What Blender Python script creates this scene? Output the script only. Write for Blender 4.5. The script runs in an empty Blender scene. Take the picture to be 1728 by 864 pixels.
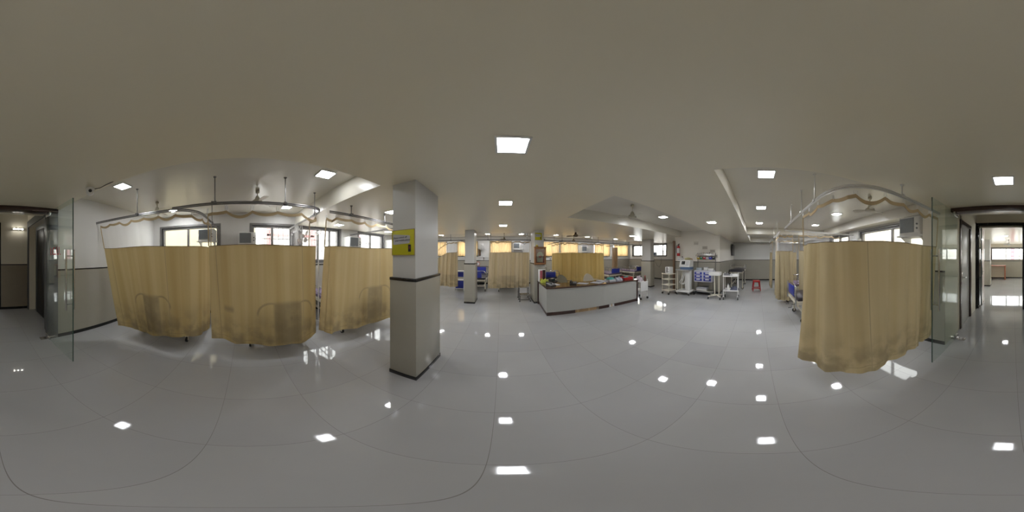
import bpy, bmesh, math, random
from mathutils import Vector, Matrix
random.seed(7)
PI = math.pi
SC = bpy.context.scene
COL = SC.collection
CAMH = 1.5

def P(px, py, z):
    """world XY of the spot at height z that the photograph shows at (px, py); used to survey the room"""
    a = math.radians((px - 845) / 4.8)
    e = math.radians((432 - py) / 4.8)
    d = (z - CAMH) / math.tan(e)
    return (d * math.sin(a), d * math.cos(a))

# ------------------------------------------------------------------ materials
MATS = {}
def nodes_of(name):
    m = bpy.data.materials.new(name); m.use_nodes = True
    nt = m.node_tree
    return m, nt, nt.nodes, nt.links, nt.nodes['Principled BSDF']

def pbr(name, col, rough=0.5, metal=0.0, spec=0.5, var=0.06, scale=8.0, bump=0.0, coat=0.0):
    """procedural surface: base colour broken up by noise"""
    if name in MATS: return MATS[name]
    m, nt, N, L, b = nodes_of(name)
    tc = N.new('ShaderNodeTexCoord')
    nz = N.new('ShaderNodeTexNoise'); nz.inputs['Scale'].default_value = scale; nz.inputs['Detail'].default_value = 4
    L.new(tc.outputs['Object'], nz.inputs['Vector'])
    mx = N.new('ShaderNodeMix'); mx.data_type = 'RGBA'
    mx.inputs[6].default_value = tuple(max(0, c * (1 - var)) for c in col) + (1,)
    mx.inputs[7].default_value = tuple(min(1, c * (1 + var)) for c in col) + (1,)
    L.new(nz.outputs['Fac'], mx.inputs[0]); L.new(mx.outputs[2], b.inputs['Base Color'])
    b.inputs['Roughness'].default_value = rough; b.inputs['Metallic'].default_value = metal
    b.inputs['Specular IOR Level'].default_value = spec
    if coat: b.inputs['Coat Weight'].default_value = coat; b.inputs['Coat Roughness'].default_value = 0.05
    if bump:
        bp = N.new('ShaderNodeBump'); bp.inputs['Strength'].default_value = bump; bp.inputs['Distance'].default_value = 0.01
        L.new(nz.outputs['Fac'], bp.inputs['Height']); L.new(bp.outputs['Normal'], b.inputs['Normal'])
    MATS[name] = m
    return m

def emit(name, col, strength):
    if name in MATS: return MATS[name]
    m, nt, N, L, b = nodes_of(name)
    b.inputs['Base Color'].default_value = (.9, .9, .9, 1)
    b.inputs['Emission Color'].default_value = col + (1,); b.inputs['Emission Strength'].default_value = strength
    MATS[name] = m
    return m

def floor_mat():
    m, nt, N, L, b = nodes_of('vitrified_tile')
    g = N.new('ShaderNodeNewGeometry'); sp = N.new('ShaderNodeSeparateXYZ'); L.new(g.outputs['Position'], sp.inputs[0])
    def line(out, off):
        a = N.new('ShaderNodeMath'); a.operation = 'ADD'; a.inputs[1].default_value = off + 60; L.new(out, a.inputs[0])
        d = N.new('ShaderNodeMath'); d.operation = 'DIVIDE'; d.inputs[1].default_value = .6; L.new(a.outputs[0], d.inputs[0])
        f = N.new('ShaderNodeMath'); f.operation = 'FRACT'; L.new(d.outputs[0], f.inputs[0])
        s = N.new('ShaderNodeMath'); s.operation = 'SUBTRACT'; s.inputs[1].default_value = .5; L.new(f.outputs[0], s.inputs[0])
        k = N.new('ShaderNodeMath'); k.operation = 'ABSOLUTE'; L.new(s.outputs[0], k.inputs[0])
        c = N.new('ShaderNodeMath'); c.operation = 'GREATER_THAN'; c.inputs[1].default_value = .498; L.new(k.outputs[0], c.inputs[0])
        fl = N.new('ShaderNodeMath'); fl.operation = 'FLOOR'; L.new(d.outputs[0], fl.inputs[0])
        return c, fl
    lx, fx = line(sp.outputs[0], .04); ly, fy = line(sp.outputs[1], .155)
    j = N.new('ShaderNodeMath'); j.operation = 'MAXIMUM'; L.new(lx.outputs[0], j.inputs[0]); L.new(ly.outputs[0], j.inputs[1])
    cv = N.new('ShaderNodeCombineXYZ'); L.new(fx.outputs[0], cv.inputs[0]); L.new(fy.outputs[0], cv.inputs[1])
    wn = N.new('ShaderNodeTexWhiteNoise'); wn.noise_dimensions = '2D'; L.new(cv.outputs[0], wn.inputs['Vector'])
    tone = N.new('ShaderNodeMix'); tone.data_type = 'RGBA'
    tone.inputs[6].default_value = (.42, .42, .43, 1); tone.inputs[7].default_value = (.445, .445, .45, 1)
    L.new(wn.outputs['Value'], tone.inputs[0])
    nz = N.new('ShaderNodeTexNoise'); nz.inputs['Scale'].default_value = 1.1; nz.inputs['Detail'].default_value = 6
    L.new(g.outputs['Position'], nz.inputs['Vector'])
    t2 = N.new('ShaderNodeMix'); t2.data_type = 'RGBA'; t2.blend_type = 'MULTIPLY'; t2.inputs[0].default_value = .22
    L.new(tone.outputs[2], t2.inputs[6]); L.new(nz.outputs['Fac'], t2.inputs[7])
    mx = N.new('ShaderNodeMix'); mx.data_type = 'RGBA'; mx.inputs[7].default_value = (.22, .21, .20, 1)
    L.new(j.outputs[0], mx.inputs[0]); L.new(t2.outputs[2], mx.inputs[6]); L.new(mx.outputs[2], b.inputs['Base Color'])
    rr = N.new('ShaderNodeMapRange'); rr.inputs[3].default_value = .03; rr.inputs[4].default_value = .07
    L.new(nz.outputs['Fac'], rr.inputs[0]); L.new(rr.outputs[0], b.inputs['Roughness'])
    b.inputs['Specular IOR Level'].default_value = .55
    return m

def glass_mat(name, tint=(.93, .97, .95), f=1.45):
    if name in MATS: return MATS[name]
    m = bpy.data.materials.new(name); m.use_nodes = True
    nt = m.node_tree; N, L = nt.nodes, nt.links
    N.remove(N['Principled BSDF']); out = N['Material Output']
    t = N.new('ShaderNodeBsdfTransparent'); t.inputs[0].default_value = tint + (1,)
    gl = N.new('ShaderNodeBsdfGlossy'); gl.inputs['Roughness'].default_value = 0.0
    fr = N.new('ShaderNodeFresnel'); ge = N.new('ShaderNodeNewGeometry')       # the pane's far face reflects like its near face
    io = N.new('ShaderNodeMix'); io.inputs[2].default_value = f; io.inputs[3].default_value = 1 / f
    L.new(ge.outputs['Backfacing'], io.inputs[0]); L.new(io.outputs[0], fr.inputs['IOR'])
    mx = N.new('ShaderNodeMixShader')
    L.new(fr.outputs[0], mx.inputs[0]); L.new(t.outputs[0], mx.inputs[1]); L.new(gl.outputs[0], mx.inputs[2]); L.new(mx.outputs[0], out.inputs[0])
    MATS[name] = m
    return m

def cloth_mat(name, ca, cb, trans=.3, stains_shadows=(), dirt=.5, tcol=None):
    """woven curtain cloth: vertical streaks, weave speckle, grime near the hem, painted bed shadows and grey spots"""
    if name in MATS: return MATS[name]
    m, nt, N, L, b = nodes_of(name)
    out = N['Material Output']
    uv = N.new('ShaderNodeUVMap'); uv.uv_map = 'uv'
    def noise(sx, sy, scale, det=3):
        mp = N.new('ShaderNodeMapping'); mp.inputs['Scale'].default_value = (sx, sy, 1); L.new(uv.outputs[0], mp.inputs[0])
        n = N.new('ShaderNodeTexNoise'); n.inputs['Scale'].default_value = scale; n.inputs['Detail'].default_value = det
        L.new(mp.outputs[0], n.inputs['Vector']); return n
    def math_(op, a, bb, clamp=False):
        n = N.new('ShaderNodeMath'); n.operation = op; n.use_clamp = clamp
        for i, v in enumerate((a, bb)):
            if isinstance(v, (int, float)): n.inputs[i].default_value = v
            else: L.new(v, n.inputs[i])
        return n.outputs[0]
    def rng(v, a0, a1, b0=0.0, b1=1.0):
        n = N.new('ShaderNodeMapRange'); n.interpolation_type = 'SMOOTHSTEP'
        for i, x in ((1, a0), (2, a1), (3, b0), (4, b1)): n.inputs[i].default_value = x
        L.new(v, n.inputs[0]); return n.outputs[0]
    st = noise(6, .12, 1.0); sp = noise(1, 1, 260, 2); gr = noise(1, 1, 5, 5)
    c1 = N.new('ShaderNodeMix'); c1.data_type = 'RGBA'; c1.inputs[6].default_value = ca + (1,); c1.inputs[7].default_value = cb + (1,)
    L.new(rng(st.outputs['Fac'], .33, .67), c1.inputs[0])
    c2 = N.new('ShaderNodeMix'); c2.data_type = 'RGBA'; c2.blend_type = 'MULTIPLY'
    L.new(c1.outputs[2], c2.inputs[6]); c2.inputs[7].default_value = (.84, .84, .84, 1)
    L.new(rng(sp.outputs['Fac'], .45, .75), c2.inputs[0])
    sep = N.new('ShaderNodeSeparateXYZ'); L.new(uv.outputs[0], sep.inputs[0])
    U, V = sep.outputs[0], sep.outputs[1]
    d = math_('MULTIPLY', rng(V, .85, .30), rng(gr.outputs['Fac'], .35, .65))
    d = math_('MULTIPLY', d, dirt)
    for (u, z, w, h, k) in stains_shadows:
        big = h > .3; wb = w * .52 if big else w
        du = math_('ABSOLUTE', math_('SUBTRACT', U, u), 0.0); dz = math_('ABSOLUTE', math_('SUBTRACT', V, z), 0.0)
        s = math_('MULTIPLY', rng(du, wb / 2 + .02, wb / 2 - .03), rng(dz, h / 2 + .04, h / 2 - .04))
        if big:      # bed hoop's backlit shadow, painted as arcs either side of its panel
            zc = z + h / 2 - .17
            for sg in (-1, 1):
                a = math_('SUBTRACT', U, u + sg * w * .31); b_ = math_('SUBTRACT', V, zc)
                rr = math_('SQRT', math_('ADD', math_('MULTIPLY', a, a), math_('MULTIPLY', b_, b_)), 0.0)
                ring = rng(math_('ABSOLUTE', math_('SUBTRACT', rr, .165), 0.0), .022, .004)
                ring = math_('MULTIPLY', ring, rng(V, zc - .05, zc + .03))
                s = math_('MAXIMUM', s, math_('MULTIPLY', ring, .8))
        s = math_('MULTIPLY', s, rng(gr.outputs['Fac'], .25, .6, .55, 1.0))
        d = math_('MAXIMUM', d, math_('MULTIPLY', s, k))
    fu = math_('FRACT', math_('ADD', math_('MULTIPLY', U, .87), .37), 0.0)          # joins between cloth widths, hem stitching
    ln = rng(math_('ABSOLUTE', math_('SUBTRACT', fu, .5), 0.0), .007, .002)
    hm = rng(math_('ABSOLUTE', math_('SUBTRACT', V, .325), 0.0), .007, .002)
    d = math_('MAXIMUM', d, math_('MULTIPLY', math_('MAXIMUM', ln, hm), .4))
    c3 = N.new('ShaderNodeMix'); c3.data_type = 'RGBA'; c3.inputs[7].default_value = (.17, .14, .10, 1)
    L.new(d, c3.inputs[0]); L.new(c2.outputs[2], c3.inputs[6]); L.new(c3.outputs[2], b.inputs['Base Color'])
    b.inputs['Roughness'].default_value = .85; b.inputs['Specular IOR Level'].default_value = .15
    bp = N.new('ShaderNodeBump'); bp.inputs['Strength'].default_value = .25; bp.inputs['Distance'].default_value = .004
    L.new(gr.outputs['Fac'], bp.inputs['Height']); L.new(bp.outputs['Normal'], b.inputs['Normal'])
    tl = N.new('ShaderNodeBsdfTranslucent')
    if tcol: tl.inputs[0].default_value = tcol + (1,)
    else: L.new(c3.outputs[2], tl.inputs[0])
    mx = N.new('ShaderNodeMixShader'); mx.inputs[0].default_value = trans
    L.new(b.outputs[0], mx.inputs[1]); L.new(tl.outputs[0], mx.inputs[2]); L.new(mx.outputs[0], out.inputs[0])
    MATS[name] = m
    return m

def net_mat(name='curtain_net', op=.17, col=(.62, .61, .62)):
    if name in MATS: return MATS[name]
    m, nt, N, L, b = nodes_of(name)
    out = N['Material Output']
    uv = N.new('ShaderNodeUVMap'); uv.uv_map = 'uv'
    mp = N.new('ShaderNodeMapping'); mp.inputs['Scale'].default_value = (9, .5, 1); L.new(uv.outputs[0], mp.inputs[0])
    n = N.new('ShaderNodeTexNoise'); n.inputs['Scale'].default_value = 1.0; L.new(mp.outputs[0], n.inputs['Vector'])
    r = N.new('ShaderNodeMapRange'); r.inputs[3].default_value = op - .1; r.inputs[4].default_value = op + .1; L.new(n.outputs['Fac'], r.inputs[0])
    b.inputs['Base Color'].default_value = col + (1,); b.inputs['Roughness'].default_value = .8
    tl = N.new('ShaderNodeBsdfTranslucent'); tl.inputs[0].default_value = col + (1,)
    m1 = N.new('ShaderNodeMixShader'); m1.inputs[0].default_value = .4; L.new(b.outputs[0], m1.inputs[1]); L.new(tl.outputs[0], m1.inputs[2])
    tr = N.new('ShaderNodeBsdfTransparent'); m2 = N.new('ShaderNodeMixShader')
    L.new(r.outputs[0], m2.inputs[0]); L.new(tr.outputs[0], m2.inputs[1]); L.new(m1.outputs[0], m2.inputs[2]); L.new(m2.outputs[0], out.inputs[0])
    MATS[name] = m
    return m

# ------------------------------------------------------------------ mesh builder
class MB:
    def __init__(s): s.bm = bmesh.new()
    def _add(s, verts, faces):
        vs = [s.bm.verts.new(v) for v in verts]
        for f in faces:
            try: s.bm.faces.new([vs[i] for i in f])
            except ValueError: pass
        return vs
    def box(s, x0, x1, y0, y1, z0, z1, bev=0.0, M=None, seg=2):
        vs = s._add([(x, y, z) for z in (z0, z1) for y in (y0, y1) for x in (x0, x1)],
                    [(0, 2, 3, 1), (4, 5, 7, 6), (0, 1, 5, 4), (2, 6, 7, 3), (0, 4, 6, 2), (1, 3, 7, 5)])
        if M is not None:
            for v in vs: v.co = M @ v.co
        if bev:
            ed = list({e for v in vs for e in v.link_edges})
            r = bmesh.ops.bevel(s.bm, geom=ed, offset=bev, segments=seg, profile=.5, affect='EDGES')
            for f in r['faces']: f.smooth = True
        return s
    def cbox(s, c, d, bev=0.0, rz=0.0, rx=0.0, ry=0.0, seg=2):
        M = Matrix.Translation(c) @ Matrix.Rotation(rz, 4, 'Z') @ Matrix.Rotation(rx, 4, 'X') @ Matrix.Rotation(ry, 4, 'Y')
        return s.box(-d[0]/2, d[0]/2, -d[1]/2, d[1]/2, -d[2]/2, d[2]/2, bev, M, seg)
    def tube(s, pts, r, n=8, closed=False, cap=True):
        pts = [Vector(p) for p in pts]; k = len(pts); rings = []
        rs = r if isinstance(r, (list, tuple)) else [r] * k
        up = None
        for i, p in enumerate(pts):
            a = pts[(i - 1) % k] if (closed or i > 0) else p
            c = pts[(i + 1) % k] if (closed or i < k - 1) else p
            t = (c - a); t = t.normalized() if t.length > 1e-9 else Vector((0, 0, 1))
            if up is None:
                up = Vector((0, 0, 1)) if abs(t.z) < .9 else Vector((1, 0, 0))
            u = (up - t * up.dot(t))
            if u.length < 1e-4:
                u = t.orthogonal()
            u.normalize(); v = t.cross(u); up = u
            rings.append([s.bm.verts.new(p + (u * math.cos(2*PI*j/n) + v * math.sin(2*PI*j/n)) * rs[i]) for j in range(n)])
        m = k if closed else k - 1
        for i in range(m):
            A, B = rings[i], rings[(i + 1) % k]
            for j in range(n):
                s.bm.faces.new((A[j], A[(j+1) % n], B[(j+1) % n], B[j])).smooth = True
        if cap and not closed:
            s.bm.faces.new(list(reversed(rings[0]))); s.bm.faces.new(rings[-1])
        return s
    def lathe(s, prof, c=(0, 0, 0), n=20, M=None):
        rings = []; Mx = Matrix.Translation(c) @ (M if M is not None else Matrix.Identity(4))
        for (r, z) in prof:
            if r < 1e-5: rings.append([s.bm.verts.new(Mx @ Vector((0, 0, z)))])
            else: rings.append([s.bm.verts.new(Mx @ Vector((r*math.cos(2*PI*j/n), r*math.sin(2*PI*j/n), z))) for j in range(n)])
        for A, B in zip(rings, rings[1:]):
            for j in range(n):
                q = [A[j % len(A)], A[(j+1) % len(A)], B[(j+1) % len(B)], B[j % len(B)]]
                q = list(dict.fromkeys(q))
                if len(q) > 2:
                    try: s.bm.faces.new(q).smooth = True
                    except ValueError: pass
        for R, rev in ((rings[0], True), (rings[-1], False)):
            if len(R) > 2:
                try: s.bm.faces.new(list(reversed(R)) if rev else R)
                except ValueError: pass
        return s
    def prism(s, poly, z0, z1, M=None):
        n = len(poly)
        vs = s._add([(x, y, z0) for x, y in poly] + [(x, y, z1) for x, y in poly],
                    [tuple(reversed(range(n))), tuple(range(n, 2*n))] + [(i, (i+1) % n, n+(i+1) % n, n+i) for i in range(n)])
        if M is not None:
            for v in vs: v.co = M @ v.co
        return s
    def grid(s, rows):
        R = [[s.bm.verts.new(p) for p in row] for row in rows]
        for A, B in zip(R, R[1:]):
            for j in range(len(A) - 1): s.bm.faces.new((A[j], A[j+1], B[j+1], B[j])).smooth = True
        return s
    def build(s, name, mat, parent=None, angle=38, recalc=True):
        if recalc: bmesh.ops.recalc_face_normals(s.bm, faces=s.bm.faces[:])
        me = bpy.data.meshes.new(name); s.bm.to_mesh(me); s.bm.free()
        me.materials.append(mat)
        me.set_sharp_from_angle(angle=math.radians(angle))
        o = bpy.data.objects.new(name, me); COL.objects.link(o)
        if parent is not None: o.parent = parent
        return o

def empty(name, loc=(0, 0, 0), rz=0.0):
    o = bpy.data.objects.new(name, None); COL.objects.link(o)
    o.location = loc; o.rotation_euler = (0, 0, rz); o.empty_display_size = .1
    return o
def tag(o, label=None, cat=None, group=None, kind=None):
    for k, v in (('label', label), ('category', cat), ('group', group), ('kind', kind)):
        if v: o[k] = v
    return o
def thing(name, label, cat, loc=(0, 0, 0), rz=0.0, group=None):
    return tag(empty(name, loc, rz), label, cat, group)
KIDS = {}
def copy_tree(o, parent=None, kids=None):
    if kids is None:
        kids = {}
        for q in COL.objects:
            if q.parent is not None: kids.setdefault(q.parent.name, []).append(q)
    c = o.copy(); COL.objects.link(c)
    if parent is not None: c.parent = parent
    for ch in kids.get(o.name, ()): copy_tree(ch, c, kids)
    return c
def struct(o, label=None, cat=None):
    return tag(o, label, cat, kind='structure')
def text(name, s, size, mat, parent, M, ext=.0015, align='LEFT'):
    cu = bpy.data.curves.new(name, 'FONT'); cu.body = s; cu.size = size; cu.extrude = ext; cu.align_x = align; cu.resolution_u = 2
    t = bpy.data.objects.new(name + '_tmp', cu); COL.objects.link(t)
    bpy.context.view_layer.update()
    me = bpy.data.meshes.new_from_object(t.evaluated_get(bpy.context.evaluated_depsgraph_get()))
    bpy.data.objects.remove(t); bpy.data.curves.remove(cu)
    me.materials.clear(); me.materials.append(mat); me.transform(M); me.name = name
    o = bpy.data.objects.new(name, me); COL.objects.link(o); o.parent = parent
    return o
def frame_M(origin, xdir, ydir):
    x = Vector(xdir).normalized(); y = Vector(ydir).normalized(); z = x.cross(y)
    M = Matrix((x, y, z)).transposed().to_4x4(); M.translation = origin
    return M

# palette
M_CEIL = pbr('ceiling_paint', (.81, .76, .62), rough=.27, spec=.55, var=.03, scale=1.5)
M_CEIL_SHADED = pbr('ceiling_paint_shaded', (.70, .67, .585), rough=.27, spec=.55, var=.03, scale=1.5)  # same paint as the low ceiling, with the bays' shade put into the colour
M_DADO2 = pbr('brown_dado_laminate', (.27, .225, .165), rough=.3, var=.08, scale=5)
M_POST = pbr('dull_brown_paint', (.15, .085, .045), rough=.5, var=.2)
M_PILLAR = pbr('pillar_paint', (.55, .545, .53), rough=.4, spec=.4, var=.03, scale=2)
M_INNER = pbr('warm_wall_paint', (.80, .765, .70), rough=.45, spec=.4, var=.02, scale=2)
M_WALL = pbr('wall_paint', (.65, .645, .625), rough=.45, spec=.4, var=.03, scale=2)
M_CREAM = pbr('cream_wall_paint', (.68, .63, .52), rough=.45, spec=.4, var=.03, scale=2)
M_DADO = pbr('dado_tile', (.36, .34, .29), rough=.22, spec=.5, var=.05, scale=3)
M_BLACK = pbr('black_granite', (.015, .014, .014), rough=.15, var=.3, scale=60)
M_FLOOR = floor_mat()
M_FRAME = pbr('window_aluminium', (.17, .165, .16), rough=.4, metal=.5)
M_GRAN = pbr('grey_granite', (.10, .105, .11), rough=.12, var=.25, scale=25)
M_JAMB = pbr('brushed_grey_granite', (.085, .09, .095), rough=.38, var=.25, scale=25)
M_LIFT = pbr('black_lift_door', (.012, .011, .011), rough=.4)
M_WOOD = pbr('dark_wood', (.045, .022, .018), rough=.3, var=.4, scale=12)
M_OAK = pbr('brown_wood', (.30, .13, .05), rough=.4, var=.3, scale=14)
M_WHITE = pbr('white_enamel', (.72, .72, .71), rough=.35, var=.03)
M_CREAMP = pbr('cream_enamel', (.66, .62, .52), rough=.4, var=.03)
M_STEEL = pbr('stainless_steel', (.55, .55, .55), rough=.25, metal=1.0, var=.06)
M_DSTEEL = pbr('rail_steel', (.20, .195, .19), rough=.35, metal=.8, var=.1)
M_RAILW = pbr('white_rail', (.62, .61, .59), rough=.3, metal=.3)
M_RUB = pbr('black_rubber', (.02, .02, .02), rough=.7)
M_BLKP = pbr('black_plastic', (.018, .018, .02), rough=.35)
M_BLUE = pbr('blue_panel', (.028, .045, .34), rough=.35)
M_RED = pbr('red_plastic', (.42, .012, .015), rough=.35)
M_YEL = pbr('yellow_board', (.50, .47, .01), rough=.4)
M_PAPER = pbr('paper', (.70, .70, .70), rough=.8)
M_INK = pbr('ink', (.02, .02, .03), rough=.8)
M_GLASS = glass_mat('clear_glass')
M_WGLASS = glass_mat('window_glass', (.95, .97, .97), 1.35)
M_LAMPS = [emit('lamp_diffuser_%d' % i, (.95, .97, 1.0), v) for i, v in enumerate((42.0, 80.0, 160.0))]
M_AC = pbr('ac_plastic', (.62, .62, .59), rough=.45)
M_GRILL = pbr('ac_grille', (.13, .15, .16), rough=.5)
M_MATT = pbr('purple_vinyl', (.20, .15, .24), rough=.4)
M_BROWNM = pbr('dark_vinyl', (.03, .025, .035), rough=.4)
M_TEAL = pbr('teal_cloth', (.06, .30, .28), rough=.85, bump=.4)
M_CARD = pbr('cardboard', (.36, .24, .13), rough=.8)
M_TAN = pbr('tan_hem', (.46, .35, .20), rough=.85)
WORLD = 9.0
EXPOSURE = 0.0
# ------------------------------------------------------------------ the setting
ZL = 2.31            # low ceiling
DZ, BAND = 1.275, .022   # dado height

def wall_mesh(name, axis, a0, a1, u0, u1, z0, z1, holes=(), mat=None):
    """wall slab: thickness a0..a1 across `axis`, running u0..u1, with rectangular openings (u0,u1,z0,z1)"""
    mb = MB()
    us = sorted({u0, u1, *[h[0] for h in holes], *[h[1] for h in holes]})
    zs = sorted({z0, z1, *[h[2] for h in holes], *[h[3] for h in holes]})
    for i in range(len(us) - 1):
        run = None
        for k in range(len(zs) - 1):
            cu, cz = (us[i] + us[i+1]) / 2, (zs[k] + zs[k+1]) / 2
            hole = any(h[0] < cu < h[1] and h[2] < cz < h[3] for h in holes)
            if not hole: run = (run[0] if run else zs[k], zs[k+1])
            if (hole or k == len(zs) - 2) and run:
                if axis == 'x': mb.box(a0, a1, us[i], us[i+1], run[0], run[1])
                else: mb.box(us[i], us[i+1], a0, a1, run[0], run[1])
                run = None
    return struct(mb.build(name, mat or M_WALL))

def dado(wall, axis, face, out, u0, u1, t=.012, mat=None):
    """tiled dado with black border and black skirting, on the wall face at `face`, facing direction `out`"""
    def slab(nm, z0, z1, th, mat):
        a, b = sorted((face, face + out * th)); mb = MB()
        if axis == 'x': mb.box(a, b, u0, u1, z0, z1)
        else: mb.box(u0, u1, a, b, z0, z1)
        mb.build(nm, mat, wall)
    slab('dado_tiling', .07, DZ - BAND, t, mat or M_DADO)
    slab('dado_border', DZ - BAND, DZ, t + .006, M_BLACK)
    slab('skirting', 0, .07, t + .004, M_BLACK)

# floor
mb = MB(); mb.box(-4.25, 10.2, -11.2, 8.85, -.12, 0.0)
floor = struct(mb.build('floor', M_FLOOR), 'glossy pale grey vitrified tile floor of the ward', 'floor')

# windows openings
WL = [(-2.26, -.66, 1.35, 2.28), (.18, 1.215, 1.35, 2.28), (1.45, 2.66, 1.35, 2.28), (3.42, 4.62, 1.35, 2.28), (5.4, 6.4, 1.35, 2.28)]
WF = [(-3.75, -2.95, 1.5, 2.3), (-2.35, -1.22, 1.5, 2.3), (-.55, .58, 1.5, 2.3), (2.3, 3.22, 1.5, 2.3), (3.3, 4.42, 1.5, 2.3), (5.55, 6.8, 1.5, 2.3), (7.15, 8.5, 1.5, 2.3)]
WR = [(7.3, 8.3, 1.5, 2.25), (5.4, 6.5, 1.5, 2.25)]
WB = [(1.5, 3.95, 1.45, 2.22), (4.6, 6.0, 1.45, 2.22)]
HALL = [(-3.7, 1.46, 1.17, 2.04), (1.85, 3.05, 1.17, 2.04), (3.5, 4.8, 1.17, 2.04)]

w = wall_mesh('wall_left', 'x', -4.22, -4.05, -2.7, 8.82, 0, 2.75, WL); dado(w, 'x', -4.05, 1, -2.53, 8.65)
w = wall_mesh('wall_front', 'y', 8.65, 8.82, -4.05, 8.7, 0, 2.75, WF); dado(w, 'y', 8.65, -1, -4.03, 8.68)
w = wall_mesh('wall_right', 'x', 8.7, 8.87, 3.4, 8.82, 0, 2.75, WR); dado(w, 'x', 8.7, -1, 3.4, 8.63)
# the walled-off room beside the equipment
mb = MB(); mb.box(6.2, 10.0, 1.43, 3.4, 0, 2.75)
w = struct(mb.build('wall_inner', M_INNER)); dado(w, 'x', 6.2, -1, 1.418, 3.4); dado(w, 'y', 1.43, -1, 6.188, 9.99)
w = wall_mesh('wall_end', 'x', 10.0, 10.17, -3.05, 1.43, 0, 2.75); dado(w, 'x', 10.0, -1, -2.89, 1.41)
w = wall_mesh('wall_back', 'y', -3.07, -2.9, 1.4, 10.0, 0, 2.75, WB); dado(w, 'y', -2.9, 1, 1.41, 9.98)
mb = MB(); mb.box(1.0, 1.4, -3.07, -2.27, 0, 2.75)
w = struct(mb.build('wall_pier', M_CREAM)); dado(w, 'y', -2.27, 1, 1.0, 1.412); dado(w, 'x', 1.4, 1, -2.89, -2.27)
w = wall_mesh('wall_entrance', 'y', -2.70, -2.53, -4.05, -1.14, 0, 2.75); dado(w, 'y', -2.53, 1, -4.03, -1.14)
# lobby beyond the glass doors
w = wall_mesh('wall_header', 'y', -2.70, -2.53, -1.14, 1.0, 2.31, 2.85, mat=M_CREAM)
w = wall_mesh('wall_lobby_left', 'x', -1.26, -1.08, -4.42, -2.70, 0, 2.9, [(-4.27, -2.95, 0, 2.28)], M_CREAM)
w = wall_mesh('wall_lobby_right', 'x', 1.0, 1.17, -4.42, -3.07, 0, 2.9, [(-3.78, -2.98, 0, 2.2)], M_CREAM)
w = wall_mesh('wall_lobby_far', 'y', -4.57, -4.42, -1.26, 1.17, 0, 2.9, [(-.27, .98, 0, 2.36)], M_CREAM); dado(w, 'y', -4.42, 1, -1.06, -.33, mat=M_DADO2)
mb = MB(); mb.box(-1.26, 1.17, -4.57, -2.70, 2.85, 2.95); struct(mb.build('ceiling_lobby', M_CEIL))
mb = MB(); mb.box(-1.42, -1.27, -4.45, -2.75, 0, 2.5); struct(mb.build('wall_lift_recess', M_CREAM))
# hall beyond the lobby
w = wall_mesh('wall_hall_far', 'y', -11.17, -11.0, -4.0, 5.0, 0, 2.75, HALL, M_CREAM); dado(w, 'y', -11.0, 1, -4, 5)
w = wall_mesh('wall_hall_left', 'x', -4.17, -4.0, -11.0, -4.4, 0, 2.75, [(-10.5, -5.2, 1.1, 2.1)], M_CREAM)
w = wall_mesh('wall_hall_right', 'x', 5.0, 5.17, -11.0, -4.4, 0, 2.75, [(-10.5, -8.0, 1.1, 2.1), (-7.6, -5.0, 1.1, 2.1)], M_CREAM)
w = wall_mesh('wall_hall_near_left', 'y', -4.57, -4.42, -4.0, -1.26, 0, 2.75, mat=M_CREAM)
w = wall_mesh('wall_hall_near_right', 'y', -4.57, -4.42, 1.17, 8.0, 0, 2.75, mat=M_CREAM)
mb = MB(); mb.box(-4.17, 5.17, -11.17, -4.57, 2.31, 2.75); struct(mb.build('ceiling_hall', M_CEIL))

# ceiling: low slab with recessed bays
REC = [(-4.12, -1.18, -2.6, 1.30, 2.60), (1.34, 6.0, -2.62, .36, 2.54), (6.4, 9.3, -2.62, .36, 2.54),
       (1.34, 6.27, 1.60, 3.10, 2.55), (-4.12, 8.77, 5.75, 8.72, 2.55)]
xs = sorted({-4.22, 10.17, 8.87, *[r[0] for r in REC], *[r[1] for r in REC]})
ys = sorted({-3.07, 8.82, *[r[2] for r in REC], *[r[3] for r in REC]})
mb = MB()
def cz(x, y):
    for r in REC:
        if r[0] < x < r[1] and r[2] < y < r[3]: return r[4]
    return ZL
hh = [[cz((xs[i]+xs[i+1])/2, (ys[j]+ys[j+1])/2) for j in range(len(ys)-1)] for i in range(len(xs)-1)]
V = {}
def vert(x, y, z):
    k = (round(x, 4), round(y, 4), round(z, 4))
    if k not in V: V[k] = mb.bm.verts.new(k)
    return V[k]
nx, ny = len(xs) - 1, len(ys) - 1
for i in range(nx):
    for j in range(ny):
        h = hh[i][j]
        mb.bm.faces.new([vert(*p) for p in ((xs[i], ys[j], h), (xs[i], ys[j+1], h), (xs[i+1], ys[j+1], h), (xs[i+1], ys[j], h))])
        if i + 1 < nx and abs(hh[i+1][j] - h) > 1e-6:
            mb.bm.faces.new([vert(xs[i+1], a, b) for a, b in ((ys[j], h), (ys[j+1], h), (ys[j+1], hh[i+1][j]), (ys[j], hh[i+1][j]))])
        if j + 1 < ny and abs(hh[i][j+1] - h) > 1e-6:
            mb.bm.faces.new([vert(a, ys[j+1], b) for a, b in ((xs[i], h), (xs[i+1], h), (xs[i+1], hh[i][j+1]), (xs[i], hh[i][j+1]))])
mb.box(-4.22, 10.17, -3.07, 8.82, 2.75, 2.85)
ceil_o = struct(mb.build('ceiling', M_CEIL, recalc=False, angle=20), 'low tan ceiling with raised bays', 'ceiling')

ceil_o.data.materials.append(M_CEIL_SHADED)
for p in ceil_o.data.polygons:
    if ZL + .05 < p.center.z < 2.7: p.material_index = 1

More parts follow.
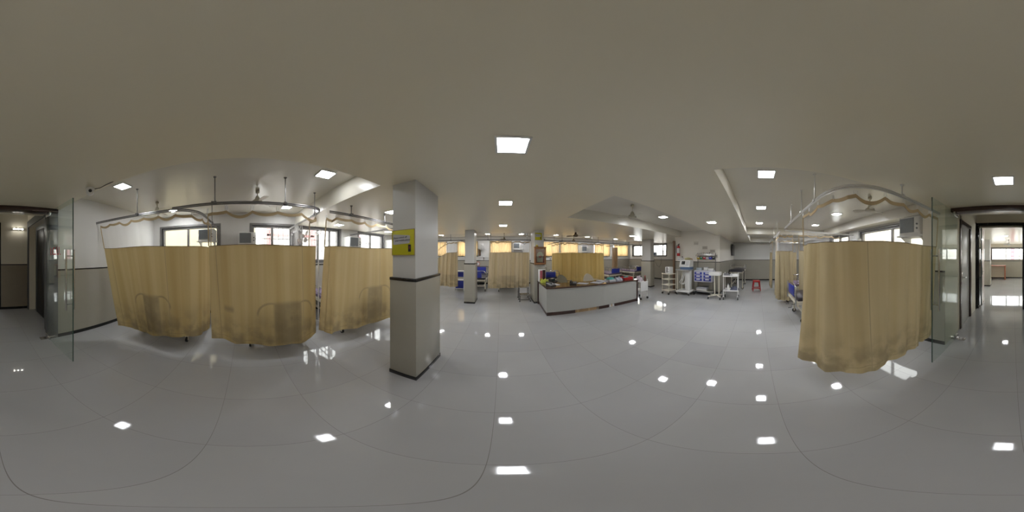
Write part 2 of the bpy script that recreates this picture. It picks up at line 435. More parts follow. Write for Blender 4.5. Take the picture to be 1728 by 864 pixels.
# windows
WN = [0]
def window(axis, face, out, u0, u1, z0, z1, mull, depth=.10, mat=None, reveal=True, bars=False):
    """sliding window set in the wall; `out` is the outward direction along the axis"""
    WN[0] += 1
    def bx(mb, ua, ub, za, zb, d0, d1):
        a, b = sorted((face + out * d0, face + out * d1))
        if axis == 'x': mb.box(a, b, ua, ub, za, zb)
        else: mb.box(ua, ub, a, b, za, zb)
    t = .055; mb = MB()
    for ua, ub, za, zb in ((u0, u0+t, z0, z1), (u1-t, u1, z0, z1), (u0+t, u1-t, z1-t, z1), (u0+t, u1-t, z0, z0+t)):
        bx(mb, ua, ub, za, zb, .05, .15)
    for mu in mull: bx(mb, mu-.028, mu+.028, z0+t, z1-t, .07, .13)
    root = struct(mb.build('window_%d' % WN[0], mat or M_FRAME))
    if reveal:
        mb = MB()
        bx(mb, u0-.06, u1+.06, z1, z1+.05, -.012, .05); bx(mb, u0-.06, u0, z0, z1, -.012, .05); bx(mb, u1, u1+.06, z0, z1, -.012, .05)
        mb.build('architrave', M_FRAME, root)
    mb = MB(); bx(mb, u0-.03, u1+.03, z0-.03, z0, -.03, .06); mb.build('window_sill', M_GRAN, root)
    e = [u0+t] + sorted(mull) + [u1-t]
    for a, b in zip(e, e[1:]):
        mb = MB(); bx(mb, a, b, z0+t, z1-t, .098, .102); mb.build('pane', M_WGLASS, root)
    if bars:
        mb = MB(); u = u0 + .1
        while u < u1 - .05:
            bx(mb, u-.006, u+.006, z0+t, z1-t, .15, .162); u += .12
        for z in (z0+.3, z0+.6): bx(mb, u0, u1, z-.008, z+.008, .15, .165)
        mb.build('window_grille', M_RAILW, root)
    return root
for (a, b, c, d), m in zip(WL, ([-1.49], [.70], [1.98, 2.36], [4.0], [5.9])): window('x', -4.05, -1, a, b, c, d, m, bars=(a > 0))
for a, b, c, d in WF: window('y', 8.65, 1, a, b, c, d, [(a+b)/2], reveal=False)
for a, b, c, d in WR: window('x', 8.7, 1, a, b, c, d, [a+.3])
for (a, b, c, d), m in zip(WB, ([2.72], [5.3])): window('y', -2.9, -1, a, b, c, d, m)
window('y', -11.0, -1, -3.7, 1.46, 1.17, 2.04, [-2.9, -2.1, -1.3, -.44, .44], bars=True); window('y', -11.0, -1, 1.85, 3.05, 1.17, 2.04, [2.45], bars=True); window('y', -11.0, -1, 3.5, 4.8, 1.17, 2.04, [4.15], bars=True)
window('x', -4.0, -1, -10.5, -5.2, 1.1, 2.1, [-9.2, -7.9, -6.5])
window('x', 5.0, 1, -10.5, -8.0, 1.1, 2.1, [-9.6, -8.8]); window('x', 5.0, 1, -7.6, -5.0, 1.1, 2.1, [-6.3])

# neighbouring buildings seen through the windows
M_OUT = pbr('outside_plaster', (.36, .335, .32), rough=.9, scale=1.2)
M_OUTH = pbr('outside_hall_plaster', (.75, .73, .70), rough=.9)
M_OUTRH = pbr('outside_hall_red_paint', (.34, .13, .15), rough=.8)
M_OUTR = pbr('outside_red_paint', (.34, .15, .15), rough=.8)
M_OUTB = pbr('outside_cream_plaster', (.34, .30, .20), rough=.9)
def facade(name, boxes, mat, bands, red=None):
    mb = MB()
    for b in boxes: mb.box(*b)
    r = struct(mb.build(name, mat))
    for b in bands:
        mb = MB(); mb.box(*b); mb.build('painted_band', red or M_OUTR, r)
    return r
facade('exterior_building_left', [(-9, -8, .9, 9.5, -1, 3.0)], M_OUT, [(-8.0, -7.95, 1.1, 1.3, 1, 3.0), (-8.0, -7.95, 1.1, 3.6, 2.5, 2.6), (-8.0, -7.95, 3.4, 3.7, 1, 3.0), (-8, -7.95, 6.6, 6.9, 1, 3)])
facade('exterior_wall_left', [(-6.2, -5.9, -4.5, .4, -1, 3.4)], M_OUTB, [])
facade('exterior_building_hall', [(-6, 8, -16.5, -15.5, -1, 2.3)], M_OUTH, [(-.15, .2, -15.5, -15.45, -1, 2.3), (6.1, 6.6, -15.5, -15.45, -1, 2.3), (-3.6, -3.2, -15.5, -15.45, -1, 2.3)], M_OUTRH)
facade('exterior_building_right', [(12, 13, 3, 10, -1, 2.0)], M_OUT, [])

# pillars: painted above, tiled dado below
PN = [0]
def pillar(x0, x1, y0, y1, zt=ZL):
    PN[0] += 1
    mb = MB(); mb.box(x0+.022, x1-.022, y0+.022, y1-.022, 0, zt)
    p = struct(mb.build('pillar', M_PILLAR))
    mb = MB(); mb.box(x0, x1, y0, y1, .055, DZ-.03, .004); mb.build('dado_tiling', M_DADO, p)
    mb = MB(); mb.box(x0-.004, x1+.004, y0-.004, y1+.004, DZ-.03, DZ, .003); mb.build('dado_border', M_BLACK, p)
    mb = MB(); mb.box(x0-.006, x1+.006, y0-.006, y1+.006, 0, .055, .003); mb.build('skirting', M_BLACK, p)
    return p
tag(pillar(-1.10, -.777, 1.36, 1.99), 'square pillar nearest the doors, with a yellow board', 'pillar')
tag(pillar(-1.12, -.79, 4.9, 5.45), 'bare square pillar in front of the blue bed', 'pillar')
tag(pillar(1.02, 1.35, 4.9, 5.6), 'square pillar at the reception desk, with a wooden case', 'pillar')
tag(pillar(6.12, 6.43, 4.67, 5.25), 'square pillar beyond the far end of the reception desk', 'pillar')
tag(pillar(1.1, 1.42, -8.3, -7.9), 'square pillar in the empty hall through the doorway', 'pillar')

# entrance: dark jambs, lintel and the two open glass doors
mb = MB(); mb.box(-1.14, -.98, -2.71, -2.515, 0, 2.24, .004); mb.build('trim_1', M_JAMB); struct(bpy.data.objects['trim_1'], 'dark polished granite jamb beside the left glass door', 'door jamb')
mb = MB(); mb.box(-1.14, 1.0, -2.69, -2.50, 2.24, 2.31, .004); struct(mb.build('trim_2', M_WOOD), 'dark wooden lintel over the entrance', 'lintel')
# lift surround in the lobby
mb = MB()
mb.box(-1.08, -1.05, -4.37, -4.27, 0, 2.45); mb.box(-1.08, -1.05, -2.95, -2.85, 0, 2.45); mb.box(-1.08, -1.05, -4.27, -2.95, 2.28, 2.45)
struct(mb.build('trim_3', M_JAMB), 'dark granite surround of the lift opening', 'surround')
d = tag(empty('door_3', (-1.265, 0, 0)), 'dark lift doors in the lobby', 'door', kind='structure')
for y0, y1 in ((-4.02, -3.53), (-3.52, -3.0)):
    mb = MB(); mb.box(0, .03, y0, y1, 0, 2.15, .004); mb.build('door_panel', M_LIFT, d)
mb = MB(); mb.box(0, .04, -4.12, -4.02, 0, 2.25); mb.box(0, .04, -3.0, -2.96, 0, 2.25); mb.box(0, .04, -4.02, -3.0, 2.15, 2.25); mb.build('door_frame', M_JAMB, d)
# white lobby door with dark frame
d = tag(empty('door_4', (1.0, 0, 0)), 'white flush door in dark wooden frame in the lobby', 'door', kind='structure')
mb = MB(); mb.box(.02, .06, -3.72, -3.04, 0, 2.14, .003); mb.build('door_leaf', M_WHITE, d)
mb = MB(); mb.box(-.02, .10, -3.80, -3.72, 0, 2.22); mb.box(-.02, .10, -3.04, -2.96, 0, 2.22); mb.box(-.02, .10, -3.72, -3.04, 2.14, 2.22); mb.build('door_frame', M_WOOD, d)
mb = MB(); mb.box(0, .02, -3.16, -3.10, .98, 1.16, .004); mb.tube([(0, -3.13, 1.06), (-.045, -3.13, 1.06), (-.05, -3.15, 1.06), (-.05, -3.25, 1.055)], .009); mb.build('door_handle', M_STEEL, d)
# far lobby doorway
mb = MB()
mb.box(.98, 1.04, -4.44, -4.30, 0, 2.42); mb.box(-.33, -.27, -4.60, -4.40, 0, 2.42); mb.box(-.27, .98, -4.60, -4.40, 2.36, 2.42); mb.box(.94, .98, -4.60, -4.40, 0, 2.36)
struct(mb.build('trim_4', M_BLACK), 'black frame of the doorway into the empty hall', 'door frame')
d = tag(empty('door_5', (.93, -4.6, 0), 0), 'glazed door leaf folded back into the empty hall', 'door', kind='structure')
mb = MB(); mb.box(-.04, 0, -.12, 0, .02, 2.33, .003); mb.build('door_stile', M_GRAN, d)
mb = MB(); mb.box(-.035, -.005, -.45, -.12, .02, 2.33, .003); mb.build('door_leaf', pbr('pale_pink_laminate', (.62, .52, .49), rough=.35), d)
mb = MB(); mb.box(-.055, -.04, -.09, -.04, .95, 1.25, .003); mb.tube([(-.05, -.06, 1.05), (-.09, -.06, 1.05), (-.09, -.16, 1.05)], .009); mb.build('door_lock', M_STEEL, d)

def glass_door(n, hx, s, label):
    """frameless glass door standing open at right angles, hinge at (hx, -2.6), free edge towards the ward"""
    d = tag(empty('door_%d' % n, (hx, -2.62, 0)), label, 'door', kind='structure')
    W = .905
    mb = MB(); mb.box(-.006, .006, 0.0, W, .012, 2.235); mb.build('glass_pane', M_GLASS, d)
    mb = MB(); mb.box(-.0066, .0066, W, W+.004, .012, 2.235); mb.build('glass_edge', pbr('green_glass_edge', (.03, .07, .055), rough=.2), d)
    for sx in (-1, 1):
        mb = MB(); x = sx * .055; y = W - .075
        mb.tube([(x, y, .80), (x, y, 1.58)], .0125, 12)
        for z in (.88, 1.50): mb.tube([(sx*.006, y, z), (x, y, z)], .008, 8)
        mb.build('pull_handle', M_STEEL, d)
    for z0, z1 in ((.004, .075), (2.17, 2.24)):
        mb = MB(); mb.box(-.018, .018, -.01, .15, z0, z1, .003); mb.build('patch_fitting', M_STEEL, d)
    return d
dl = glass_door(1, -.975, 1, 'frameless glass door at the dark granite jamb, folded back, red lettering on it')
dr = glass_door(2, .925, -1, 'frameless glass door beside the big curtained cubicle, folded back')
M_LET = pbr('red_letter_vinyl', (.55, .03, .04), rough=.5)
text('lettering', 'I.C.U.', .17, M_LET, dl, frame_M((.0085, .18, 1.515), (0, 1, 0), (0, 0, 1)), .0008)
text('lettering', 'I.C.U.', .13, pbr('white_letter_vinyl', (.75, .72, .72), rough=.5), dr, frame_M((.0085, .40, 1.53), (0, 1, 0), (0, 0, 1)), .0008)
for x, nm in ((-.975, 'steel floor plate under the hinge of the lettered glass door'), (.925, 'steel floor plate under the hinge of the glass door by the curtained cubicle')):
    t = thing('floor_spring_plate', nm, 'floor plate', (x, -2.56, 0), group='floor spring plates of the glass doors')
    mb = MB(); mb.box(-.16, .14, -.05, .05, 0, .006, .002); mb.build('cover_plate', M_STEEL, t)
    mb = MB(); mb.lathe([(0, .012), (.022, .012), (.022, .006)], (0, 0, 0)); mb.build('spindle_cap', M_DSTEEL, t)

# brown corner post and the door strip at the equipment wall
mb = MB(); mb.box(6.12, 6.2, 3.38, 3.47, 0, 2.15, .005); struct(mb.build('trim_5', M_POST), 'brown wooden door post at the corner by the fire extinguisher', 'door post')
# ------------------------------------------------------------------ ceiling lights
def ceiling_light(x, y, z, label, group='square LED ceiling lights'):
    t = thing('ceiling_light', label, 'ceiling light', (x, y, z), group=group)
    mb = MB(); a, b = .105, .090
    for x0, x1, y0, y1 in ((-a, -b, -a, a), (b, a, -a, a), (-b, b, -a, -b), (-b, b, b, a)): mb.box(x0, x1, y0, y1, -.012, 0)
    mb.build('frame', M_WHITE, t)
    mb = MB(); mb.box(-b, b, -b, b, -.009, -.002); mb.build('diffuser', M_LAMPS[0 if math.hypot(x, y) < 2.7 else 1 if math.hypot(x, y) < 3.6 else 2], t)
for x, y, z, lb in [
    (.07, .99, ZL, 'lit square ceiling light nearest overhead, in the flat ceiling before the near pillar'),
    (.07, 2.385, ZL, 'lit square ceiling light, second of the row running from overhead to the far bay'),
    (.06, 4.24, ZL, 'lit square ceiling light, third of the row running from overhead to the far bay'),
    (3.7, 1.05, ZL, 'lit square ceiling light on the flat beam in front of the equipment wall'),
    (4.7, 4.5, ZL, 'lit square ceiling light above the far end of the reception desk'),
    (.09, -1.61, ZL, 'lit square ceiling light just inside the glass doors'),
    (-1.81, 2.29, ZL, 'lit square ceiling light on the flat ceiling beside the near pillar'),
    (-3.5, 2.28, ZL, 'lit square ceiling light over the bed by the third left-hand window'),
    (-3.44, 4.16, ZL, 'lit square ceiling light near the fourth left-hand window'),
    (-1.76, -1.64, 2.6, 'lit square light in the raised ceiling nearest the security camera'),
    (-1.76, .95, 2.6, 'lit square light in the raised ceiling, beside the bright drop over the middle left curtain'),
    (-3.47, -1.62, 2.6, 'lit square light in the raised ceiling behind the left curtain rail'),
    (-3.44, .9, 2.6, 'lit square light in the raised ceiling above the wall fan'),
    (1.88, -.11, 2.54, 'largest lit square light in the raised ceiling outside the big curtained cubicle'),
    (3.38, -.09, 2.54, 'second lit square light in the raised ceiling along the cubicle rails'),
    (5.04, -.08, 2.54, 'third lit square light in the raised ceiling along the cubicle rails'),
    (8.0, -.1, 2.54, 'lit square light in the farthest raised ceiling above the red stool'),
    (3.47, -1.85, 2.54, 'lit square light inside the big curtained cubicle, seen through the net'),
    (5.06, -1.9, 2.54, 'lit square light over the second cubicle, seen through the net'),
    (3.6, 2.33, 2.55, 'lit square light in the raised ceiling with the fan over the reception desk'),
    (-.62, 7.65, 2.55, 'lit square light in the far raised ceiling, near the blue bed'),
    (.98, 7.65, 2.55, 'lit square light in the far raised ceiling, over the pale far curtain'),
    (-2.9, 7.6, 2.55, 'lit square light in the far raised ceiling, over the gathered curtain'),
    (2.7, 7.65, 2.55, 'lit square light in the far raised ceiling, behind the fan by the case pillar'),
    (4.5, 7.65, 2.55, 'lit square light in the far raised ceiling, over the mustard far curtain'),
    (6.5, 7.65, 2.55, 'lit square light in the far raised ceiling, over the hanging bunched curtain'),
    (8.0, -1.9, 2.54, 'lit square light over the farthest cubicle'),
    (.3, -6.5, ZL, 'added square ceiling light in the empty hall, where no lamp is seen'),  # added to brighten the hall; no lamp is seen in its ceiling
]: ceiling_light(x, y, z, lb)
# strip of three lamps on the lobby wall
t = thing('wall_lamp', 'short wall lamp with three lit bulbs on the cream lobby wall', 'wall lamp', (-.80, -4.42, 2.24))
mb = MB(); mb.box(-.16, .16, 0, .05, -.02, .02, .005); mb.build('base', M_WHITE, t)
for x in (-.105, 0, .105):
    mb = MB(); mb.lathe([(0, -.018), (.016, -.012), (.020, 0), (.016, .012), (0, .018)], (x, .07, -.0)); mb.build('bulb', emit('bulb_glass', (1, .97, .9), 40.0), t)

# ------------------------------------------------------------------ security camera
t = thing('security_camera', 'white dome security camera under the ceiling edge near the left glass door', 'camera', (-1.07, -1.49, ZL))
mb = MB(); mb.lathe([(.05, 0), (.05, -.02), (.042, -.028), (0, -.028)]); mb.build('ceiling_mount', M_WHITE, t)
mb = MB(); mb.tube([(.0, 0, -.055), (.045, .062, -.066)], .044, 16); mb.build('housing', M_WHITE, t)
mb = MB(); mb.tube([(.0445, .0615, -.066), (.05, .069, -.067)], .019, 16); mb.build('lens', M_BLKP, t)
mb = MB(); mb.tube([(-.02, -.0, -.012), (-.06, .10, -.016), (-.07, .2, -.003), (-.07, .3, -.001)], .004, 6); mb.build('cable', M_RUB, t)

# ------------------------------------------------------------------ ceiling fans
def fan(x, y, zt, zb, r, rot, label, mat, bmat):
    t = thing('ceiling_fan', label, 'ceiling fan', (x, y, zt), rot, group='ceiling fans')
    h = zb - zt
    mb = MB(); mb.lathe([(.018, 0), (.035, -.01), (.032, -.05), (.012, -.06)]); mb.build('canopy', mat, t)
    mb = MB(); mb.tube([(0, 0, -.04), (0, 0, h + .08)], .009, 10); mb.build('down_rod', mat, t)
    mb = MB(); mb.lathe([(.012, .10), (.028, .085), (.045, .03), (.075, .012), (.085, -.012), (.078, -.035), (.045, -.05), (0, -.053)], (0, 0, h), 24); mb.build('motor', mat, t)
    for k in range(3):
        mb = MB(); a = k * 2 * PI / 3
        M = Matrix.Rotation(a, 4, 'Z') @ Matrix.Translation((0, 0, h - .012)) @ Matrix.Rotation(math.radians(11), 4, 'X')
        pl = [(.06, -.022), (.12, -.03), (.16, -.052), (r*.8, -.055), (r, -.042), (r*1.01, 0), (r, .042), (r*.8, .055), (.16, .052), (.12, .03), (.06, .022)]
        mb.prism(pl, -.003, .003, M); mb.build('blade', bmat, t)
M_FANB = pbr('fan_brown', (.12, .085, .05), rough=.4)
M_FANC = pbr('fan_ivory', (.50, .47, .38), rough=.4)
fan(-2.58, .20, 2.6, 2.40, .31, .35, 'small ivory ceiling fan above the middle left curtain', M_FANC, M_FANC)
fan(-2.72, -1.62, 2.6, 2.385, .30, .9, 'small ivory ceiling fan over the first left cubicle', M_FANC, M_FANC)
fan(2.32, 2.22, 2.55, 2.30, .29, .25, 'pale small ceiling fan in the raised ceiling over the reception desk', M_FANC, M_FANC)
fan(.15, 7.2, 2.55, 2.24, .32, 0.1, 'brown ceiling fan above the pale far curtain', M_FANB, M_FANB)
fan(1.95, 7.3, 2.55, 2.28, .32, .5, 'brown ceiling fan beside the pillar with the wooden case', M_FANB, M_FANB)
fan(3.55, 7.4, 2.55, 2.28, .32, .2, 'brown ceiling fan above the mustard far curtain', M_FANB, M_FANB)
fan(2.45, 4.95, ZL, 2.20, .34, .15, 'dark low-hung ceiling fan on the flat ceiling over the reception desk', M_FANB, M_FANB)
fan(2.1, -1.75, 2.54, 2.30, .29, .6, 'ivory ceiling fan inside the big curtained cubicle', M_FANC, M_FANC)
fan(.2, -8.2, ZL, 2.08, .3, .6, 'white ceiling fan in the empty hall through the doorway', M_WHITE, M_WHITE)

# ------------------------------------------------------------------ curtain rails
def smooth_path(pts, r=.25, n=7):
    """round the corners of a plan path"""
    out = [Vector(pts[0])]
    for a, b, c in zip(pts, pts[1:], pts[2:]):
        a, b, c = Vector(a), Vector(b), Vector(c)
        rr = min(r, (a-b).length*.49, (c-b).length*.49)
        p, q = b + (a-b).normalized()*rr, b + (c-b).normalized()*rr
        for i in range(n+1):
            s = i/n; out.append(p*(1-s)**2 + b*2*s*(1-s) + q*s*s)
    out.append(Vector(pts[-1]))
    return out
def rail(path, z, rods, label, mat, r=.25, w=.011):
    pts = smooth_path(path, r)
    t = thing('curtain_rail', label, 'curtain rail', (pts[0].x, pts[0].y, z), group='cubicle curtain rails')
    o = Vector((pts[0].x, pts[0].y, 0))
    mb = MB(); mb.tube([Vector((p.x, p.y, .010)) - o for p in pts], w, 8); mb.build('upper_track', mat, t)
    mb = MB(); mb.tube([Vector((p.x, p.y, -.013)) - o for p in pts], w*.8, 8); mb.build('lower_track', mat, t)
    for (x, y, zt) in rods:
        mb = MB(); mb.tube([(x-o.x, y-o.y, .01), (x-o.x, y-o.y, zt-z)], .007, 8)
        mb.lathe([(.022, zt-z), (.022, zt-z-.006), (.008, zt-z-.02)], (x-o.x, y-o.y, 0), 12); rod = mb.build('hanger_rod', mat, t)
        mb = MB(); mb.box(x-o.x-.028, x-o.x+.028, y-o.y-.022, y-o.y+.022, -.004, .028, .004); mb.build('clamp', mat, rod)
ZR = 2.15
rail([(-1.96, -2.525), (-2.0, -1.6), (-2.06, -.63), (-4.04, -.63)], ZR, [(-2.0, -1.55, 2.6), (-3.1, -.63, 2.6)], 'dark curtain rail of the first left cubicle, running from the entrance wall', M_DSTEEL, .42)
rail([(-2.10, -1.0), (-2.045, -.4), (-2.04, .3), (-2.06, 1.12), (-4.04, 1.12)], ZR + .045, [(-2.05, -.38, 2.6), (-2.045, .52, 2.6), (-2.45, 1.12, 2.6)], 'dark curtain rail of the middle left cubicle, with a pale return to the window wall', M_DSTEEL, .3)
rail([(-2.02, 1.16), (-2.03, 3.05), (-4.04, 3.05)], ZR, [(-2.02, 1.55, ZL), (-2.03, 2.35, ZL)], 'dark curtain rail of the third left cubicle, behind the near pillar', M_DSTEEL)
rail([(1.085, -2.26), (1.09, -.66), (2.6, -.66), (4.27, -.66), (4.27, -2.89)], 2.16, [(1.78, -.66, 2.54), (2.35, -.66, 2.54), (3.08, -.66, 2.54), (1.09, -1.35, ZL)], 'white double curtain rail around the big near cubicle', M_RAILW, .5, .012)
rail([(4.36, -.62), (6.02, -.62), (6.02, -2.89)], 2.16, [(4.8, -.62, 2.54), (5.8, -.62, 2.54)], 'white curtain rail of the second right-hand cubicle', M_RAILW)
rail([(6.12, -.60), (8.1, -.60), (8.1, -2.89)], 2.16, [(6.9, -.60, 2.54), (7.7, -.60, 2.54)], 'white curtain rail of the farthest right-hand cubicle', M_RAILW)
rail([(-4.03, 6.32), (8.68, 6.32)], 2.13, [(x, 6.32, 2.55) for x in (-2.9, -2.0, -.5, 1.3, 2.5, 4.3, 5.2, 6.1, 7.2)], 'long steel curtain rail along the front of the far bays', M_DSTEEL)
for x, lb in ((-1.62, 'cross rail between the gathered curtain and the blue bed'), (-.46, 'cross rail left of the pale far curtain'), (1.22, 'cross rail right of the pale far curtain'), (2.55, 'cross rail left of the mustard far curtain'), (4.7, 'cross rail right of the mustard far curtain'), (6.45, 'cross rail with the hanging bunched curtain')):
    rail([(x, 6.36), (x, 8.54)], 2.13, [(x, 7.5, 2.55)], 'short steel ' + lb, M_DSTEEL)

# ------------------------------------------------------------------ curtains
M_CL = dict(ca=(.60, .47, .245), cb=(.50, .37, .165))
def resample(pts, n):
    pts = [Vector(p) for p in pts]
    L = [0]
    for a, b in zip(pts, pts[1:]): L.append(L[-1] + (b-a).length)
    out = []; k = 0
    for i in range(n):
        s = L[-1]*i/(n-1)
        while k < len(pts)-2 and L[k+1] < s: k += 1
        d = L[k+1]-L[k]
        out.append(pts[k].lerp(pts[k+1], (s-L[k])/d if d else 0))
    return out, L[-1]
def set_uv(o, us, zs):
    me = o.data; lay = me.uv_layers.new(name='uv'); nc = len(us)
    for l in me.loops:
        r, c = divmod(l.vertex_index, nc); lay.data[l.index].uv = (us[c], zs[r][c])
def curtain(label, top, bottom, fold=.2, amp=.02, mat=None, zt=2.09, zm=1.64, zb=.25, hook=.28, sag=.045, group='cubicle curtains',
            seed=1, railz=2.15, net=True, band=True, tops=None, step=.014, bandmat=None, netmat=None):
    rnd = random.Random(seed)
    _, LT = resample([Vector((p[0], p[1], 0)) for p in top], 2)
    _, LB = resample([Vector((p[0], p[1], 0)) for p in bottom], 2)
    n = max(30, int(max(LT, LB)/step))
    T, _ = resample([Vector((p[0], p[1], 0)) for p in top], n)
    B, _ = resample([Vector((p[0], p[1], 0)) for p in bottom], n)
    for _k in range(3):                                       # ease the hem corners a little
        B = [B[0]] + [(B[i-1] + B[i]*2 + B[i+1])/4 for i in range(1, n-1)] + [B[-1]]
    L = max(LT, LB)
    ph = [rnd.uniform(0, 6.28) for _ in range(4)]
    us = [L*i/(n-1) for i in range(n)]
    def wave(u):
        return .65*math.sin(2*PI*u/fold + ph[0] + .9*math.sin(u*1.7 + ph[1])) + .22*math.sin(2*PI*u/(fold*.47) + ph[2]) + .4*math.sin(2*PI*u/(fold*2.7) + ph[3])
    W = [wave(u) for u in us]
    nrm = []
    for i in range(n):
        d = (T[min(i+1, n-1)] - T[max(i-1, 0)]); d.normalize(); nrm.append(Vector((d.y, -d.x, 0)))
    nh = max(2, round(L/hook)); pitch = L/nh
    o3 = Vector((T[n//2].x, T[n//2].y, 0))
    def dip(u):
        f = (u/pitch) % 1.0
        return sag*(1-(2*f-1)**2)*(.75+.5*math.sin(int(u/pitch)*2.3+seed))
    def topz(i):
        if not tops: return zt
        s = i/(n-1)*(len(tops)-1); k = min(int(s), len(tops)-2); return tops[k]+(tops[k+1]-tops[k])*(s-k)
    def pos(i, z):
        f = max(0.0, min(1.0, (zt - z)/(zt - zb)))
        p = T[i].lerp(B[i], f) + nrm[i]*W[i]*amp*(.35+.65*f)
        return Vector((p.x, p.y, z)) - o3
    def zrow(i, f):      # 0 at the fabric's top edge, 1 at the hem
        zmi = zm - (zt - topz(i))*.9 + .006*math.sin(us[i]*5+ph[1]) 
        zbi = zb + .012*math.sin(us[i]*4.1+ph[2]) + .006*math.sin(us[i]*13)
        return zmi + (zbi - zmi)*f
    t = thing('cubicle_curtain', label, 'curtain', (o3.x, o3.y, 0), group=group)
    R = 16
    zs = [[zrow(i, r/R) for i in range(n)] for r in range(R+1)]
    mb = MB(); mb.grid([[pos(i, zs[r][i]) for i in range(n)] for r in range(R+1)])
    o = mb.build('fabric_panel', mat, t, angle=80, recalc=False); set_uv(o, us, zs)
    mb = MB(); mb.tube([pos(i, zs[0][i]) + nrm[i]*.001 for i in range(0, n, 3)], .004, 5); mb.build('seam', bandmat or M_SEAM, t)
    if net:
        def ztop(i): return topz(i) - dip(us[i])
        zs2 = [[ztop(i) - .035 + (zs[0][i] - ztop(i) + .035)*r/5 for i in range(n)] for r in range(6)]
        mb = MB(); mb.grid([[pos(i, zs2[r][i]) for i in range(n)] for r in range(6)])
        o = mb.build('net_panel', netmat or net_mat(), t, angle=80, recalc=False); set_uv(o, us, zs2)
        if band:
            mb = MB(); mb.grid([[pos(i, ztop(i) - .038*r) + nrm[i]*(.003) for i in range(n)] for r in (0, 1)])
            mb.grid([[pos(i, ztop(i) - .038*r) - nrm[i]*(.003) for i in range(n)] for r in (0, 1)])
            mb.build('heading_band', bandmat or M_TAN, t, recalc=False)
        for i in (0, n-1):
            mb = MB(); mb.tube([pos(i, zs2[r][i]) for r in range(6)], .009, 6); mb.build('side_hem', bandmat or M_TAN, t)
        for k in range(nh+1):
            i = min(n-1, round(k*pitch/L*(n-1))); q = pos(i, topz(i)-.012); h = railz - .027 - topz(i)
            if h > .25: continue
            mb = MB(); d = Vector((nrm[i].y, -nrm[i].x, 0))
            for off in (-.012, .012):
                ring = [q + d*(off + .008*math.cos(a)) + Vector((0, 0, (h+.012)*(.5+.5*math.sin(a)))) for a in [2*PI*j/10 for j in range(10)]]
                mb.tube(ring, .0022, 4, closed=True)
            mb.build('hook', M_WHITE, t)
    return t
M_SEAM = pbr('dark_seam', (.14, .10, .06), rough=.9)
NETL = net_mat('sheer_net', .105)
P25 = lambda *l: [P(x, y, .25) for x, y in l]
cm1 = cloth_mat('tan_curtain_first', M_CL['ca'], M_CL['cb'], .38, [(.95, .60, .66, .62, .6)])  # shadow of the bed foot behind, painted into the cloth
cm2 = cloth_mat('tan_curtain_middle', (.59, .46, .24), (.49, .36, .16), .38, [(1.08, .58, .74, .62, .55), (.30, .78, .16, .07, .5), (1.12, .66, .07, .09, .85)])  # first entry paints the bed's shadow, the other two are spots
cm3 = cloth_mat('tan_curtain_third', (.60, .475, .26), (.52, .39, .19), .38, [(1.20, .64, .66, .62, .5)])  # painted silhouette of the third cubicle's bed foot
cm4 = cloth_mat('tan_curtain_near', (.66, .545, .335), (.58, .465, .265), .22, [], .5)
cm7 = cloth_mat('tan_curtain_row', (.52, .44, .29), (.44, .365, .225), .22, [], .4)
cm5 = cloth_mat('pale_curtain_far', (.70, .59, .40), (.58, .47, .28), .32, [(.75, .6, .7, .28, .3)])
cm6 = cloth_mat('mustard_curtain_far', (.66, .49, .20), (.52, .37, .13), .34, [], .3)
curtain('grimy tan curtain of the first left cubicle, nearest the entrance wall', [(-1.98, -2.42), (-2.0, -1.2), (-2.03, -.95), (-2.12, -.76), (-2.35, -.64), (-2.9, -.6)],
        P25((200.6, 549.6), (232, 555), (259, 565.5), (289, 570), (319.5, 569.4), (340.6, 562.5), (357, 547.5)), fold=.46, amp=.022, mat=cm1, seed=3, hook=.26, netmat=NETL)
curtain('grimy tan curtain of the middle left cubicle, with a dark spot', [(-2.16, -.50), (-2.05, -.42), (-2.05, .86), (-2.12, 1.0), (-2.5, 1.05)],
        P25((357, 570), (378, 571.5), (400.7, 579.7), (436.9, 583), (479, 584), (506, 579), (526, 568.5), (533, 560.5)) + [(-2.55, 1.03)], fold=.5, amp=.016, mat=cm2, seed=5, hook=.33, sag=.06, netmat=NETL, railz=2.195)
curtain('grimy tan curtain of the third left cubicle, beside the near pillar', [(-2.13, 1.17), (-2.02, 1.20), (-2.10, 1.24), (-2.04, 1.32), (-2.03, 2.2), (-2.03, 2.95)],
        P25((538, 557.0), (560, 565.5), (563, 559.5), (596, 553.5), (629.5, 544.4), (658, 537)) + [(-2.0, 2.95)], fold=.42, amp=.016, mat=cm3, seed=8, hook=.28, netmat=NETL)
curtain('large tan curtain round the near right-hand cubicle by the glass door', [(1.09, -2.22), (1.095, -1.5), (1.11, -1.1), (1.25, -.78), (1.6, -.665), (2.27, -.66)],
        P25((1572.4, 566), (1560.4, 570.4), (1558, 577), (1547, 577.6), (1546, 590.7), (1527, 597.6), (1506.7, 608.7), (1491.9, 611), (1471.9, 627), (1451, 627.6), (1417.8, 631), (1393.7, 627), (1373, 614), (1348, 603.7)) + [(1.80, -.50), (1.95, -.60)],
        fold=.34, amp=.036, mat=cm4, seed=11, hook=.29, sag=.055, zt=2.095, railz=2.16)
curtain('gathered tan curtain hanging off the rail of the second right-hand cubicle', [(5.2, -.62), (4.50, -.62), (4.45, -1.0)], [(5.15, -.60), (4.48, -.58), (4.44, -1.02)], fold=.16, amp=.05, mat=cm7, seed=2, hook=.16, railz=2.16)
curtain('tan dividing curtain behind the blue-ended bed, in the second right-hand cubicle', [(4.33, -1.14), (4.33, -2.4)], [(4.33, -1.14), (4.33, -2.4)], fold=.26, amp=.03, mat=cm7, seed=4, hook=.24, railz=2.16)
